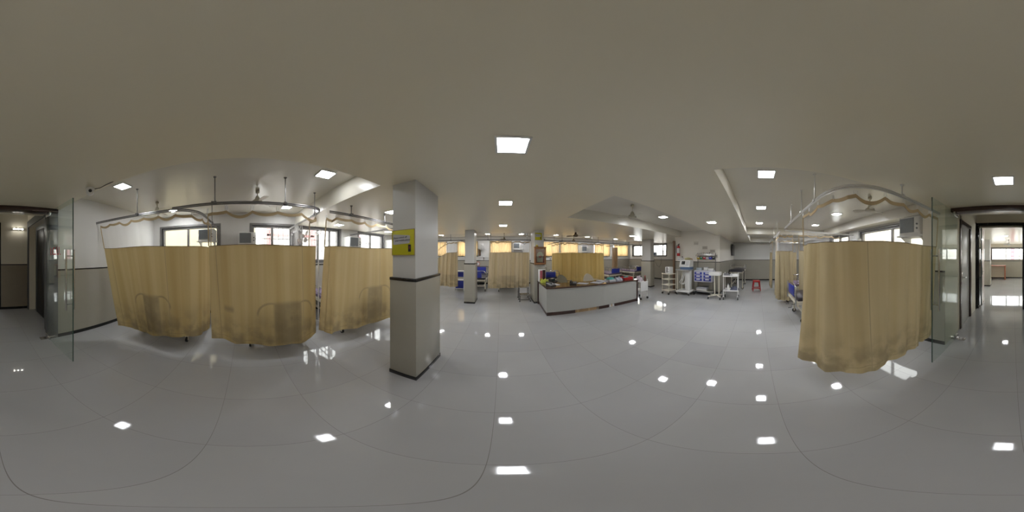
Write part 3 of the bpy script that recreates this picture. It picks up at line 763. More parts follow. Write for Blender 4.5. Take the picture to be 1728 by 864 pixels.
curtain('gathered tan curtain of the farthest right-hand cubicle', [(7.25, -.60), (6.15, -.60)], [(7.2, -.58), (6.15, -.56)], fold=.18, amp=.05, mat=cm7, seed=6, hook=.18, railz=2.16)
curtain('dark-folded tan dividing curtain before the farthest right-hand cubicle', [(6.02, -.75), (6.02, -1.5)], [(6.02, -.75), (6.02, -1.5)], fold=.16, amp=.05, mat=cm7, seed=7, hook=.2, railz=2.16)
curtain('gathered tan curtain slipping off its hooks beside the near pillar, in the far bays', [(-2.62, 6.34), (-2.17, 6.34), (-1.72, 6.36)], [(-2.8, 6.3), (-1.72, 6.34)], fold=.2, amp=.06, mat=cm5, seed=9, hook=.2, railz=2.13, zt=2.07, tops=[1.72, 2.06, 2.07])
curtain('pale tan curtain drawn flat across the far bay left of the case pillar', [(-.42, 6.30), (1.14, 6.30)], [(-.50, 6.26), (1.10, 6.28)], fold=.17, amp=.032, mat=cm5, seed=12, hook=.2, railz=2.13, zt=2.08)
curtain('mustard curtain drawn across the far bay behind the reception desk', [(2.6, 8.0), (2.6, 6.7), (2.72, 6.42), (4.66, 6.40)], [(2.6, 8.0), (2.58, 6.7), (2.70, 6.40), (4.68, 6.36)], fold=.24, amp=.028, mat=cm6, seed=13, hook=.24, railz=2.13, zt=2.08)
curtain('slim bunched pale curtain hanging between two orange window curtains', [(6.2, 7.6), (6.62, 7.6)], [(6.2, 7.6), (6.62, 7.6)], fold=.1, amp=.05, mat=cloth_mat('pale_bunched_cloth', (.55, .42, .30), (.46, .34, .22), .3, [], .2), seed=14, hook=.12, railz=2.13, zt=2.08, zm=2.02, net=False, zb=.45)
M_NETW = net_mat('white_net_cloth', .62, (.68, .68, .69))
# white bunched curtain on the return rail by the wall fan
t = curtain('white net curtain bunched on the pale return rail beside the wall fan', [(-3.0, 1.10), (-3.75, 1.11)], [(-3.0, 1.10), (-3.75, 1.11)], fold=.11, amp=.045, mat=cloth_mat('white_curtain_cloth', (.62, .62, .60), (.54, .54, .53), .35, [], .1), seed=15, hook=.13, zt=2.08, zm=1.6, band=True, bandmat=M_PAPER)

# orange curtains on the far windows
M_OR = cloth_mat('orange_window_cloth', (.50, .36, .16), (.44, .29, .10), .72, [], 0.0, tcol=(.39, .265, .13))
for k, (a, b, c, d) in enumerate(WF):
    names = ['narrow orange window curtain in the far left corner', 'orange window curtain behind the bare pillar', 'orange window curtain above the pale far curtain', 'orange window curtain beside the pillar with the wooden case',
             'orange window curtain above the mustard curtain', 'orange window curtain between the mustard curtain and the bunched curtain', 'orange window curtain nearest the far right corner']
    t = thing('window_curtain', names[k], 'curtain', ((a+b)/2, 8.58, 0), group='orange window curtains')
    n = int((b-a)/.012); us = [i*.012 for i in range(n)]
    zs = [[d - .02 - (d-c-.02)*r/6 + (.012*math.sin(u*24+k) if r == 6 else 0) for u in us] for r in range(7)]
    mb = MB(); mb.grid([[Vector((-(b-a)/2 + u, .014*math.sin(2*PI*u/.105 + .8*math.sin(u*5)) , zs[r][i])) for i, u in enumerate(us)] for r in range(7)])
    o = mb.build('cloth', M_OR, t, angle=80, recalc=False); set_uv(o, us, zs)
    mb = MB(); mb.tube([(-(b-a)/2 - .02, .0, d - .01), ((b-a)/2 + .02, .0, d - .01)], .008, 8)
    for x in (-(b-a)/2, (b-a)/2): mb.tube([(x, 0, d-.01), (x, .07, d-.01)], .006, 6)
    mb.build('curtain_rod', M_DSTEEL, t)
# ------------------------------------------------------------------ hospital beds
def castor(parent, x, y, z=0.0, r=.05, mat=M_WHITE):
    mb = MB(); mb.tube([(x-.014, y, z+r), (x+.014, y, z+r)], r, 16); w_ = mb.build('castor', M_RUB, parent)
    return w_
def fork(mb, x, y, z=0.0, r=.05):
    for s in (-1, 1): mb.box(x+s*.022-.003, x+s*.022+.003, y-.02, y+.02, z+r-.012, z+2*r+.02)
    mb.box(x-.026, x+.026, y-.022, y+.022, z+2*r+.01, z+2*r+.025)
def hoop(x0, x1, y, z0, z1, r=.13):
    pts = [(x0, y, z0)]
    for i in range(9): a = PI - PI/2*i/8; pts.append((x0+r+r*math.cos(a), y, z1-r+r*math.sin(a)))
    for i in range(9): a = PI/2 - PI/2*i/8; pts.append((x1-r+r*math.cos(a), y, z1-r+r*math.sin(a)))
    return pts + [(x1, y, z0)]
def make_bed(label, loc, rz, mattress=M_MATT, rails=True, group='hospital beds'):
    """foot end at local y = 0, head at y = 2"""
    t = thing('hospital_bed', label, 'hospital bed', loc, rz, group)
    W = .42
    mb = MB()
    for s in (-1, 1): mb.box(s*W-.02, s*W+.02, .02, 1.98, .44, .51, .006)
    for y in (.03, .7, 1.3, 1.97): mb.box(-W, W, y-.02, y+.02, .45, .49, .004)
    mb.box(-W+.02, W-.02, .04, 1.96, .50, .512)
    mb.build('deck_frame', M_CREAMP, t)
    mb = MB()
    for s in (-1, 1): mb.box(s*.34-.018, s*.34+.018, .2, 1.8, .20, .25, .005)
    for y in (.2, 1.8): mb.box(-.34, .34, y-.018, y+.018, .20, .25, .005)
    mb.build('lower_frame', M_CREAMP, t)
    for y in (.16, 1.84):
        for s in (-1, 1):
            mb = MB(); x = s*.40; mb.box(x-.022, x+.022, y-.022, y+.022, .125, .45, .006); fork(mb, x, y)
            l = mb.build('leg', M_CREAMP, t); castor(l, x, y)
    mb = MB(); mb.box(-W+.01, W-.01, .05, 1.95, .512, .60, .03, None, 3); mb.build('mattress', mattress, t)
    for y, nm, h in ((0.0, 'foot', .88), (2.0, 'head', .96)):
        mb = MB(); mb.tube(hoop(-.44, .44, y, .42, h), .016, 10); p = mb.build(nm + '_rail', M_STEEL, t)
        mb = MB(); mb.box(-.27, .27, y-.012, y+.012, .60, h-.05, .01); mb.build(nm + '_panel', M_BLUE, t)
        for s in (-1, 1):
            for z in (.66, h-.14):
                mb = MB(); mb.tube([(s*.265, y, z), (s*.438, y, z)], .008, 6); mb.build('bracket', M_STEEL, p)
    if rails:
        for s in (-1, 1):
            mb = MB(); x = s*.455
            mb.tube([(x, .45, .50), (x, .45, .74), (x, .52, .80), (x, 1.48, .80), (x, 1.55, .74), (x, 1.55, .50)], .012, 8)
            for y in (.7, .95, 1.2): mb.tube([(x, y, .52), (x, y, .80)], .008, 6)
            mb.tube([(x, .45, .65), (x, 1.55, .65)], .008, 6)
            mb.build('side_rail', M_STEEL, t)
    for s in (-.15, .15):
        mb = MB(); mb.tube([(s, .25, .38), (s, -.03, .38), (s, -.03, .31), (s, -.10, .31)], .008, 8); mb.build('crank_handle', M_BLKP, t)
    return t
HP = PI/2
make_bed('hospital bed hidden behind the grimy curtain nearest the entrance wall', (-2.27, -1.30, 0), HP)
make_bed('hospital bed hidden behind the dark-spotted middle left curtain', (-2.27, .48, 0), HP)
make_bed('hospital bed in the third left cubicle, glimpsed between two curtains', (-2.28, 2.06, 0), HP)
make_bed('hospital bed with bright blue foot panel, beside the big near cubicle', (3.72, -.80, 0), PI, M_BROWNM)
make_bed('hospital bed glimpsed past the gathered curtain in the second cubicle', (5.46, -.82, 0), PI)
make_bed('hospital bed just right of the bare pillar in the far bay', (-1.05, 6.62, 0), 0.0, M_BROWNM)
make_bed('hospital bed hidden behind the pale far curtain', (.32, 6.55, 0), 0.0)
make_bed('hospital bed rising behind the desk, by the pillar with the case', (2.02, 6.55, 0), 0.0, M_BROWNM)
make_bed('purple-mattress hospital bed right of the mustard curtain', (5.62, 6.60, 0), 0.0)
make_bed('purple-mattress hospital bed before the far right corner, by the last pillar', (7.72, 6.75, 0), 0.0)
# blue chair-side cabinet left of the first far bed
t = thing('bedside_locker', 'blue and white bedside locker left of the bare pillar', 'locker', (-1.75, 6.95, 0), 0)
mb = MB()
for x in (-.19, .19):
    for y in (-.18, .18): mb.box(x-.014, x+.014, y-.014, y+.014, 0, .86, .003)
for z in (.08, .45, .84): mb.box(-.2, .2, -.19, .19, z-.012, z+.012, .003)
mb.build('frame', M_WHITE, t)
mb = MB(); mb.box(-.175, .175, -.195, -.18, .10, .43, .005); mb.build('door', M_BLUE, t)
mb = MB(); mb.box(-.175, .175, -.195, -.18, .60, .82, .005); mb.build('drawer', M_BLUE, t)

# IV stand between the middle and third curtains
t = thing('drip_stand', 'thin white drip stand standing between the middle and third left cubicles', 'drip stand', (-3.05, 1.48, 0))
mb = MB()
for k in range(5):
    a = k*2*PI/5; mb.tube([(0, 0, .09), (.24*math.cos(a), .24*math.sin(a), .06)], .011, 6)
mb.build('base', M_WHITE, t)
mb = MB(); mb.tube([(0, 0, .08), (0, 0, 1.95)], .012, 10); mb.build('pole', M_WHITE, t)
for s in (-1, 1):
    mb = MB(); mb.tube([(0, 0, 1.95), (s*.08, 0, 1.95), (s*.11, 0, 1.99), (s*.12, 0, 2.02)], .006, 6); mb.build('hook', M_STEEL, t)

# ------------------------------------------------------------------ window air conditioners
def ac(loc, rz, label, sc=1.0, shelf=True):
    """front faces local -Y"""
    t = thing('air_conditioner', label, 'air conditioner', loc, rz, 'window air conditioners'); t.scale = (sc, sc, sc)
    mb = MB(); mb.box(-.25, .25, -.30, .10, 0, .36, .015); mb.build('casing', M_AC, t)
    mb = MB(); mb.box(-.225, .105, -.312, -.30, .05, .335, .004)
    for k in range(13):
        z = .06 + k*.0215; mb.box(-.22, .10, -.320, -.311, z, z+.011)
    mb.build('grille', M_GRILL, t)
    mb = MB(); mb.box(.125, .235, -.308, -.298, .04, .33, .003); mb.build('control_panel', M_AC, t)
    for z in (.12, .20):
        mb = MB(); mb.tube([(.18, -.307, z), (.18, -.325, z)], .018, 12); mb.build('knob', M_BLKP, t)
    if shelf:
        mb = MB(); mb.box(-.30, .30, -.32, .05, -.03, 0, .004)
        for s in (-.22, .22): mb.prism([(-.28, -.03), (.05, -.03), (.05, -.22)], s-.012, s+.012, Matrix(((0, 0, 1, 0), (1, 0, 0, 0), (0, 1, 0, 0), (0, 0, 0, 1))))
        mb.build('shelf', M_AC, t)
    return t
ac((-3.95, -.90, 1.86), HP, 'window air conditioner behind the first left curtain, at the window end', .78)
ac((-3.95, .06, 1.76), HP, 'window air conditioner left of the pink-framed window, over the middle left curtain', .8)
ac((-3.95, 2.98, 1.74), HP, 'white window air conditioner right of the third left window', .88)
ac((-3.95, 4.95, 1.74), HP, 'white window air conditioner against the near pillar edge, by the fourth left window')
ac((1.84, -2.80, 1.90), PI, 'window air conditioner inside the big near cubicle', 1.0)
ac((.86, 8.55, 1.86), 0, 'window air conditioner above the right part of the pale far curtain', .85)
ac((4.72, 8.55, 1.75), 0, 'window air conditioner above the mustard far curtain', .9)

# ------------------------------------------------------------------ wall fans
def wall_fan(loc, rz, label, tilt=.2, mat=M_WHITE):
    """hung on a wall, faces local -Y"""
    t = thing('wall_fan', label, 'wall fan', loc, rz, 'wall fans')
    mb = MB(); mb.box(-.05, .05, -.02, .0, -.22, -.08, .008); mb.build('bracket', mat, t)
    mb = MB(); mb.tube([(0, -.02, -.15), (0, -.10, -.16), (0, -.12, -.06), (0, -.12, 0)], .016, 10); mb.build('neck', mat, t)
    R = Matrix.Translation((0, -.12, 0)) @ Matrix.Rotation(tilt, 4, 'X')
    mb = MB(); mb.lathe([(0, -.02), (.045, -.01), (.05, .06), (.03, .11), (0, .12)], M=R @ Matrix.Rotation(PI/2, 4, 'X') @ Matrix.Translation((0, 0, -.03)), n=16); mb.build('motor', mat, t)
    g = MB()
    for rr, yy in ((.19, -.12), (.19, -.08), (.125, -.145), (.06, -.15), (.125, -.055)):
        g.tube([R @ Vector((rr*math.cos(2*PI*k/24), yy, rr*math.sin(2*PI*k/24))) for k in range(24)], .0035, 5, closed=True)
    for k in range(16):
        a = 2*PI*k/16; c, s = math.cos(a), math.sin(a)
        g.tube([R @ Vector((rr*c, yy, rr*s)) for rr, yy in ((.02, -.15), (.125, -.145), (.19, -.12), (.19, -.08), (.125, -.055), (.04, -.045))], .0022, 4)
    g.build('guard', mat, t)
    for k in range(3):
        b = MB(); M = R @ Matrix.Rotation(2*PI*k/3 + .3, 4, 'Y') @ Matrix.Translation((0, -.10, 0)) @ Matrix.Rotation(PI/2, 4, 'X') @ Matrix.Rotation(.25, 4, 'Y')
        b.prism([(-.02, .03), (.02, .03), (.06, .09), (.065, .14), (.03, .17), (-.03, .165), (-.05, .12)], -.002, .002, M); b.build('blade', M_AC, t)
wall_fan((-3.98, 1.36, 2.02), HP + .5, 'pale caged wall fan beside the white bunched curtain, at the third left window', .35, pbr('fan_bronze', (.32, .25, .20), rough=.35, metal=.4))
wall_fan((-.98, 8.64, 2.02), 0, 'white wall fan on the white wall right of the bare pillar')
wall_fan((4.98, 8.64, 1.98), .2, 'white wall fan right of the air conditioner above the mustard curtain')
wall_fan((1.14, 8.64, 1.92), -.2, 'white wall fan above the right edge of the pale far curtain')
wall_fan((3.78, -2.88, 1.95), PI, 'white wall fan on the window wall inside the big near cubicle')

# small things on the far wall
t = thing('wall_monitor', 'small black monitor fixed to the orange window sill right of the mustard curtain', 'monitor', (6.05, 8.50, 1.46))
mb = MB(); mb.box(-.12, .12, -.02, .03, 0, .2, .006); mb.build('housing', M_BLKP, t)
mb = MB(); mb.box(-.10, .10, -.024, -.02, .02, .18); mb.build('screen', pbr('dark_screen', (.015, .02, .025), rough=.1), t)
t = thing('wall_frame', 'dark framed board on the far wall right of the bare pillar', 'picture frame', (-1.12, 8.64, 1.52))
mb = MB(); mb.box(-.06, .06, -.03, 0, 0, .34, .004); mb.build('frame', M_BLKP, t)
mb = MB(); mb.box(-.045, .045, -.034, -.03, .02, .32); mb.build('board', pbr('brown_board', (.10, .05, .02), rough=.5), t)
t = thing('wall_sticker', 'round red and white sticker on the dado above the bed by the bare pillar', 'sticker', (-1.22, 8.635, 1.08))
mb = MB(); mb.tube([(.10*math.cos(2*PI*k/24), -.0, .10*math.sin(2*PI*k/24)) for k in range(24)], .014, 6, closed=True); mb.build('ring', M_RED, t)
mb = MB(); mb.tube([(0, -.001, 0), (0, -.006, 0)], .09, 24); mb.build('disc', M_PAPER, t)
# trunking line on the far wall
t = thing('pipe_trunking', 'thin white pipe run along the far wall under the windows', 'pipe', (0, 8.63, 1.42))
mb = MB(); mb.tube([(-3.9, 0, 0), (8.5, 0, 0)], .014, 8); mb.build('pipe', M_WHITE, t)
for i, x in enumerate((-1.9, -.9, 1.3, 2.7, 5.1, 7.0)):
    mb = MB(); mb.box(x-.03, x+.03, -.03, .0, -.05, .05, .005); mb.lathe([(.02, -.05), (.028, -.10), (.022, -.18), (0, -.19)], (x, -.03, 0), 12); mb.build('oxygen_outlet', M_STEEL, t)
# monitor box standing on the right wall sill
t = thing('sill_monitor', 'small grey box monitor on the right wall window sill, beyond the last pillar', 'monitor', (8.66, 6.22, 1.5), -HP)
mb = MB(); mb.box(-.14, .14, -.10, .02, 0, .24, .01); mb.build('housing', pbr('grey_plastic', (.30, .33, .37), rough=.4), t)
mb = MB(); mb.box(-.11, .06, -.105, -.098, .06, .21); mb.build('screen', pbr('blue_screen', (.10, .16, .26), rough=.2), t)
mb = MB(); mb.tube([(.0, -.06, 0), (.02, -.10, -.25), (.15, -.02, -.6), (.34, -.02, -.72), (.45, -.02, -.5), (.5, -.02, -.1)], .006, 6); mb.build('cable', M_BLKP, t)
# ------------------------------------------------------------------ boards on the pillars
M_GREYL = pbr('grey_sign_label', (.42, .42, .44), rough=.6)
def mobile_board(loc, w, h, label, big=True):
    """yellow board facing local -Y"""
    t = thing('notice_board', label, 'sign', loc, 0, None)
    mb = MB(); mb.box(0, w, -.012, 0, 0, h, .002); mb.build('board', M_YEL, t)
    mb = MB(); mb.box(-.004, 0, -.013, 0, -.004, h+.004); mb.box(w, w+.004, -.013, 0, -.004, h+.004); mb.box(0, w, -.013, 0, -.004, 0); mb.box(0, w, -.013, 0, h, h+.004); mb.build('edging', pbr('brass_edging', (.28, .20, .06), rough=.4), t)
    F = lambda x, z, y=-.0135: (x*w, y, z*h)
    pl = []
    for cx, cz_, a0 in ((.10, .46, PI), (.77, .50, 1.5*PI), (.78, .72, 0), (.09, .80, .5*PI)):
        for i in range(5): a = a0 + PI/2*i/4; pl.append((cx*w + .012*math.cos(a), cz_*h + .012*math.sin(a)))
    mb = MB(); mb.prism(pl, .012, .0145, Matrix(((1, 0, 0, 0), (0, 0, -1, 0), (0, 1, 0, 0), (0, 0, 0, 1)))); lab = mb.build('label_panel', M_GREYL, t)
    fm = lambda x, z, r: frame_M((x*w, -.0155, z*h), (math.cos(r), 0, math.sin(r)), (-math.sin(r), 0, math.cos(r)))
    text('lettering', 'Please switch off', w*.093, M_INK, lab, fm(.075, .655, .03), .0004)
    text('lettering', 'your mobile phone', w*.090, M_INK, lab, fm(.155, .545, .03), .0004)
    mb = MB(); mb.box(w*.75, w*.87, -.0165, -.012, h*.12, h*.40, .003); ph = mb.build('phone_picture', M_INK, t)
    mb = MB(); mb.box(w*.785, w*.845, -.0172, -.0165, h*.235, h*.33); mb.build('phone_screen', pbr('phone_red', (.16, .02, .02), rough=.5), ph)
    return t
mobile_board((-1.076, 1.382, 1.512), .270, .255, 'yellow board about mobile phones on the nearest pillar')
mobile_board((1.055, 4.922, 2.00), .21, .22, 'yellow board high on the pillar above the wooden case')

t = thing('wall_case', 'glass-fronted red-lined wooden case on the pillar at the desk', 'wall case', (1.02, 4.92, 1.24))
mb = MB()
w_, h_, d_ = .36, .52, .09
mb.box(0, .04, -d_, 0, 0, h_, .004); mb.box(w_-.04, w_, -d_, 0, 0, h_, .004); mb.box(.04, w_-.04, -d_, 0, 0, .045, .004); mb.box(.04, w_-.04, -d_, 0, h_-.045, h_, .004)
mb.build('frame', M_OAK, t)
mb = MB(); mb.box(-.012, w_+.012, -d_-.012, 0, h_, h_+.022, .006); mb.build('cornice', M_OAK, t)
mb = MB(); mb.box(.04, w_-.04, -.02, 0, .045, h_-.045); mb.build('back_panel', pbr('case_lining', (.18, .02, .02), rough=.6), t)
mb = MB(); arch = [(.09, .07), (.27, .07), (.27, .30)] + [(.18 + .09*math.cos(a), .30 + .09*math.sin(a)) for a in [PI*k/10 for k in range(11)]]
mb.prism(arch, .02, .035, Matrix(((1, 0, 0, 0), (0, 0, -1, 0), (0, 1, 0, 0), (0, 0, 0, 1)))); mb.build('picture', pbr('faded_picture', (.30, .25, .20), rough=.6, var=.5, scale=25), t)
mb = MB(); mb.lathe([(0, -.04), (.03, -.03), (.045, 0), (.03, .03), (0, .04)], (.18, -.04, .24), 12); mb.build('ornament', pbr('ornament_red', (.35, .10, .09), rough=.5), t)
mb = MB(); mb.box(.04, w_-.04, -d_+.01, -d_+.014, .045, h_-.045); mb.build('glass_front', M_GLASS, t)
t = thing('garland_bowl', 'small yellow ornament lying on top of the wooden case', 'ornament', (1.10, 4.87, 1.782))
mb = MB(); mb.lathe([(0, 0), (.03, .002), (.045, .025), (.04, .03), (.02, .06), (0, .07)], n=14); mb.build('bowl', pbr('ornament_yellow', (.42, .33, .05), rough=.5), t)
mb = MB(); mb.lathe([(.045, .026), (.05, .03), (.045, .034)], n=14); mb.build('rim', M_OAK, t)

# ------------------------------------------------------------------ reception desk
RX, RY, RZ = 1.10, 3.735, -math.radians(3.6)
M_TOP = pbr('dark_laminate_top', (.085, .045, .032), rough=.10, var=.25, scale=10)
M_PANEL = pbr('white_laminate', (.41, .41, .39), rough=.4, var=.02)
DW = 2.87
desk = thing('reception_desk', 'L-shaped nurses desk with dark glossy top and white panels', 'desk', (RX, RY, 0), RZ)
mb = MB(); mb.prism([(-.03, -.03), (DW+.02, -.03), (DW+.02, .60), (.52, .60), (.52, 1.14), (-.06, 1.14)], .70, .735); mb.build('desk_top', M_TOP, desk)
mb = MB(); mb.box(0, 1.55, 0, .02, .09, .70); mb.box(1.554, DW-.05, 0, .02, .09, .70); mb.build('front_panel', M_PANEL, desk)
mb = MB(); mb.box(-.02, 0, 0.0, 1.08, .09, .70); mb.build('side_panel', M_PANEL, desk)
mb = MB(); mb.box(DW-.05, DW, -.02, .58, 0, .70, .003); mb.build('end_panel', M_WOOD, desk)
mb = MB(); mb.box(-.06, .50, 1.08, 1.12, 0, .70, .003); mb.build('end_panel', M_WOOD, desk)
for q in ((-.012, .72, .005, .02), (1.42, 1.75, .005, .02), (1.96, DW-.05, .005, .02), (-.012, .003, .021, 1.08)):
    mb = MB(); mb.box(*q, 0, .09); mb.build('plinth', M_WOOD, desk)
mb = MB(); mb.box(.48, .50, .56, 1.08, .05, .70); mb.build('inner_panel', M_OAK, desk)
mb = MB(); mb.box(.6, DW-.1, .30, .55, .25, .27); mb.build('inner_shelf', M_OAK, desk)
DM = Matrix.Translation((RX, RY, 0)) @ Matrix.Rotation(RZ, 4, 'Z')
def on_desk(x, y, z=.735):
    v = DM @ Vector((x, y, z)); return (v.x, v.y, v.z)
for (x, wd, hh_, mt, lb) in ((.80, .16, .08, M_CARD, 'small brown cardboard box in the gap under the desk front'), (1.12, .46, .082, M_CARD, 'long brown cardboard box in the gap under the desk front'), (1.855, .17, .075, M_PAPER, 'white box in the gap under the desk front')):
    p = DM @ Vector((x, .12, 0)); t = thing('carton', lb, 'box', p, RZ)
    mb = MB(); mb.box(-wd/2, wd/2, -.1, .1, 0, hh_, .003); mb.build('body', mt, t)
    mb = MB(); mb.box(-.02, .02, -.102, .102, .0, hh_+.001); mb.build('tape', pbr('packing_tape', (.45, .33, .18), rough=.3), t)
# things on the desk
def telephone(loc, rz, label):
    t = thing('telephone', label, 'telephone', loc, rz, 'desk telephones')
    mb = MB(); mb.prism([(-.10, 0), (.10, 0), (.10, .065), (-.10, .025)], -.09, .09, Matrix(((0, 0, 1, 0), (1, 0, 0, 0), (0, 1, 0, 0), (0, 0, 0, 1)))); mb.build('base', M_BLKP, t)
    mb = MB(); mb.tube([(-.065, -.10, .075), (-.065, -.085, .09), (-.065, 0, .10), (-.065, .085, .10), (-.065, .10, .085)], [.024, .018, .012, .018, .024], 10); mb.build('handset', M_BLKP, t)
    mb = MB()
    for i in range(3):
        for j in range(4):
            y = -.06 + j*.035; mb.cbox((.01 + i*.03, y, .034 + (y+.1)*.2 + .004), (.02, .02, .008), .002)
    mb.build('keypad', M_GREYL, t)
    return t
telephone(on_desk(.14, .22), .4, 'black telephone at the near corner of the desk')
telephone(on_desk(.76, .24), -.5, 'black telephone near the middle of the desk top')
t = thing('note_pad', 'small white note pad behind the corner telephone', 'note pad', on_desk(.30, .34), .3)
mb = MB(); mb.box(-.07, .07, -.1, .1, 0, .012, .001); mb.build('page_block', M_PAPER, t)
mb = MB(); mb.box(-.07, .07, .085, .101, 0, .014, .001); mb.build('binding', M_GREYL, t)
t = thing('display_carton', 'tall carton with pink and black pictures on the desk against the pillar', 'carton', on_desk(.06, 1.0), .1)
mb = MB(); mb.box(-.10, .10, -.06, .06, 0, .36, .003); mb.build('body', M_PAPER, t)
mb = MB(); mb.box(-.085, -.01, -.063, -.059, .10, .33); mb.build('pink_picture', pbr('print_pink', (.52, .12, .16), rough=.4, var=.5, scale=20), t)
mb = MB(); mb.box(-.005, .088, -.063, -.059, .06, .35); mb.build('black_picture', pbr('print_black', (.06, .02, .02), rough=.4, var=.6, scale=20), t)
mb = MB(); mb.box(-.085, -.02, -.0635, -.059, .02, .10); mb.build('yellow_picture', pbr('print_yellow', (.55, .40, .04), rough=.4), t)
def heap(name, label, cat, loc, size, mat, part, seed, rz=0.0, rough=.3):
    """soft crumpled pile"""
    rnd = random.Random(seed); mb = MB(); n, m = 22, 16
    a, b, c = size; k1, k2 = rnd.uniform(5, 8), rnd.uniform(0, 6)
    rows = []
    for i in range(m):
        v = i/(m-1); row = []
        for j in range(n):
            u = j/(n-1); x, y = (u-.5)*2, (v-.5)*2
            r = max(0, 1-(abs(x)**3+abs(y)**3)); h = c*(r**.5)*(.72+rough*math.sin(k1*x+2*y+k2)*math.cos(k1*.8*y-x+k2)) if r > 0 else 0
            row.append((x*a/2*(1+.05*math.sin(7*y+k2)), y*b/2*(1+.06*math.sin(6*x+k2)), max(.001, h)))
        rows.append(row)
    mb.grid(rows); t = tag(mb.build(name, mat, None, angle=60), label, cat); t.location = loc; t.rotation_euler = (0, 0, rz)
    return t
heap('duster', 'crumpled yellow-green cloth lying before the picture carton on the desk', 'cloth', on_desk(.10, .82), (.24, .17, .11), pbr('lime_cloth', (.42, .46, .06), rough=.85, bump=.4), 'cloth', 4)
heap('duster', 'teal cloth bundled among the papers on the desk', 'cloth', on_desk(1.98, .28, .7885), (.26, .20, .07), M_TEAL, 'cloth', 5, .3)
heap('plastic_bag', 'crumpled grey plastic bag lying between the papers and the red tray', 'bag', on_desk(2.27, .27), (.26, .26, .11), pbr('grey_plastic_bag', (.36, .38, .46), rough=.35, bump=.5), 'bag', 6)
M_SHEET = pbr('printed_paper', (.55, .56, .60), rough=.7, var=.12, scale=30)
for k, (x, y, r, lb) in enumerate(((1.45, .20, .5, 'loose printed sheets at the left end of the desk papers'), (1.72, .34, .15, 'stack of printed sheets under the teal cloth'), (1.98, .28, -.05, 'thick sheaf of papers under the bundled teal cloth'), (1.05, .27, .8, 'slanting printed sheets alone on the desk top, next to the middle telephone'))):
    t = thing('paper_sheaf', lb, 'papers', on_desk(x, y, .735), RZ + r)
    hh_ = (.010, .016, .052, .007)[k]
    mb = MB(); mb.box(-.105, .105, -.15, .15, 0, hh_, .001); mb.build('sheet', M_SHEET, t)
    mb = MB()
    for q in range(7): mb.box(-.08, .05 + .03*(q % 2), -.12+q*.034, -.112+q*.034, hh_, hh_+.0006)
    mb.build('print', M_GREYL, t)
t = thing('pen', 'dark pen lying on the glossy desk top right of the grey bag', 'pen', on_desk(2.40, .40), RZ + .3)
mb = MB(); mb.tube([(-.06, 0, .006), (.05, 0, .006), (.066, 0, .006)], [.006, .006, .002], 8); mb.build('barrel', M_BLKP, t)
mb = MB(); mb.tube([(-.07, 0, .006), (-.03, 0, .006)], .0068, 8); mb.build('cap', M_BLUE, t)
t = thing('tray', 'red plastic tray at the right end of the desk', 'tray', on_desk(2.62, .27), RZ)
mb = MB(); mb.box(-.17, .17, -.12, .12, 0, .008)
for x0, x1, y0, y1 in ((-.17, -.16, -.12, .12), (.16, .17, -.12, .12), (-.16, .16, -.12, -.11), (-.16, .16, .11, .12)): mb.box(x0, x1, y0, y1, .008, .075)
mb.build('dish', M_RED, t)
mb = MB(); mb.tube([(-.175, -.125, .075), (.175, -.125, .075), (.175, .125, .075), (-.175, .125, .075)], .006, 6, closed=True); mb.build('rim', M_RED, t)
heap('drape', 'teal cloth heaped in the red tray on the desk', 'cloth', on_desk(2.62, .27, .744), (.28, .19, .10), M_TEAL, 'cloth', 9, RZ)
t = thing('blood_pressure_monitor', 'black blood pressure monitor at the back of the short desk wing', 'monitor', on_desk(.33, .86), .5)
mb = MB(); mb.box(-.09, .09, -.06, .06, 0, .10, .012); mb.build('housing', M_BLKP, t)
mb = MB(); mb.box(-.07, .07, -.0605, -.058, .02, .085); mb.build('display', pbr('lcd_grey', (.05, .07, .07), rough=.15), t)
mb = MB(); mb.tube([(.09, 0, .05), (.15, .02, .03), (.17, -.05, .012), (.10, -.12, .012), (.0, -.12, .014)], .012, 8); mb.build('hose', M_RUB, t)

# plastic chairs behind the desk
def plastic_chair(loc, rz, label, mat):
    """sitter faces local -Y"""
    t = thing('plastic_chair', label, 'chair', loc, rz, 'moulded plastic chairs')
    mb = MB(); mb.box(-.23, .23, -.23, .2, .42, .445, .02); mb.build('seat', mat, t)
    rows = []
    for i in range(9):
        v = i/8; z = .44 + v*.42; row = []
        for j in range(13):
            u = (j/12-.5)*2; hw = .23*(1-.25*v**3)
            zz = z - (.10*u*u*v*v); row.append((u*hw, .20 + .09*v - .05*u*u, zz))
        rows.append(row)
    mb = MB(); mb.grid(rows); mb.grid([[(x, y+.012, z) for x, y, z in r] for r in rows]); mb.build('backrest', mat, t, angle=60, recalc=False)
    mb = MB(); mb.tube([(-.225, .19, .45)] + [(r[0][0], r[0][1]+.006, r[0][2]) for r in rows[1:]] + [(x, y+.006, z) for x, y, z in rows[-1][1:]] + [(r[-1][0], r[-1][1]+.006, r[-1][2]) for r in rows[-2:0:-1]] + [(.225, .19, .45)], .014, 8); mb.build('back_rim', mat, t)
    for s in (-1, 1):
        mb = MB(); mb.tube([(s*.21, .25, .66), (s*.25, .1, .66), (s*.25, -.16, .65), (s*.23, -.2, .60), (s*.22, -.2, .44)], .016, 8); mb.build('armrest', mat, t)
        for y, yy in ((-.19, -.23), (.16, .22)):
            mb = MB(); mb.tube([(s*.20, y, .43), (s*.24, yy, 0)], [.028, .018], 8); mb.build('leg', mat, t)
    return t
M_CHW = pbr('ivory_chair_plastic', (.52, .47, .38), rough=.4)
M_CHB = pbr('olive_chair_plastic', (.22, .19, .12), rough=.45)
plastic_chair((2.98, 4.72, 0), .15, 'ivory plastic chair behind the long side of the desk', M_CHW)
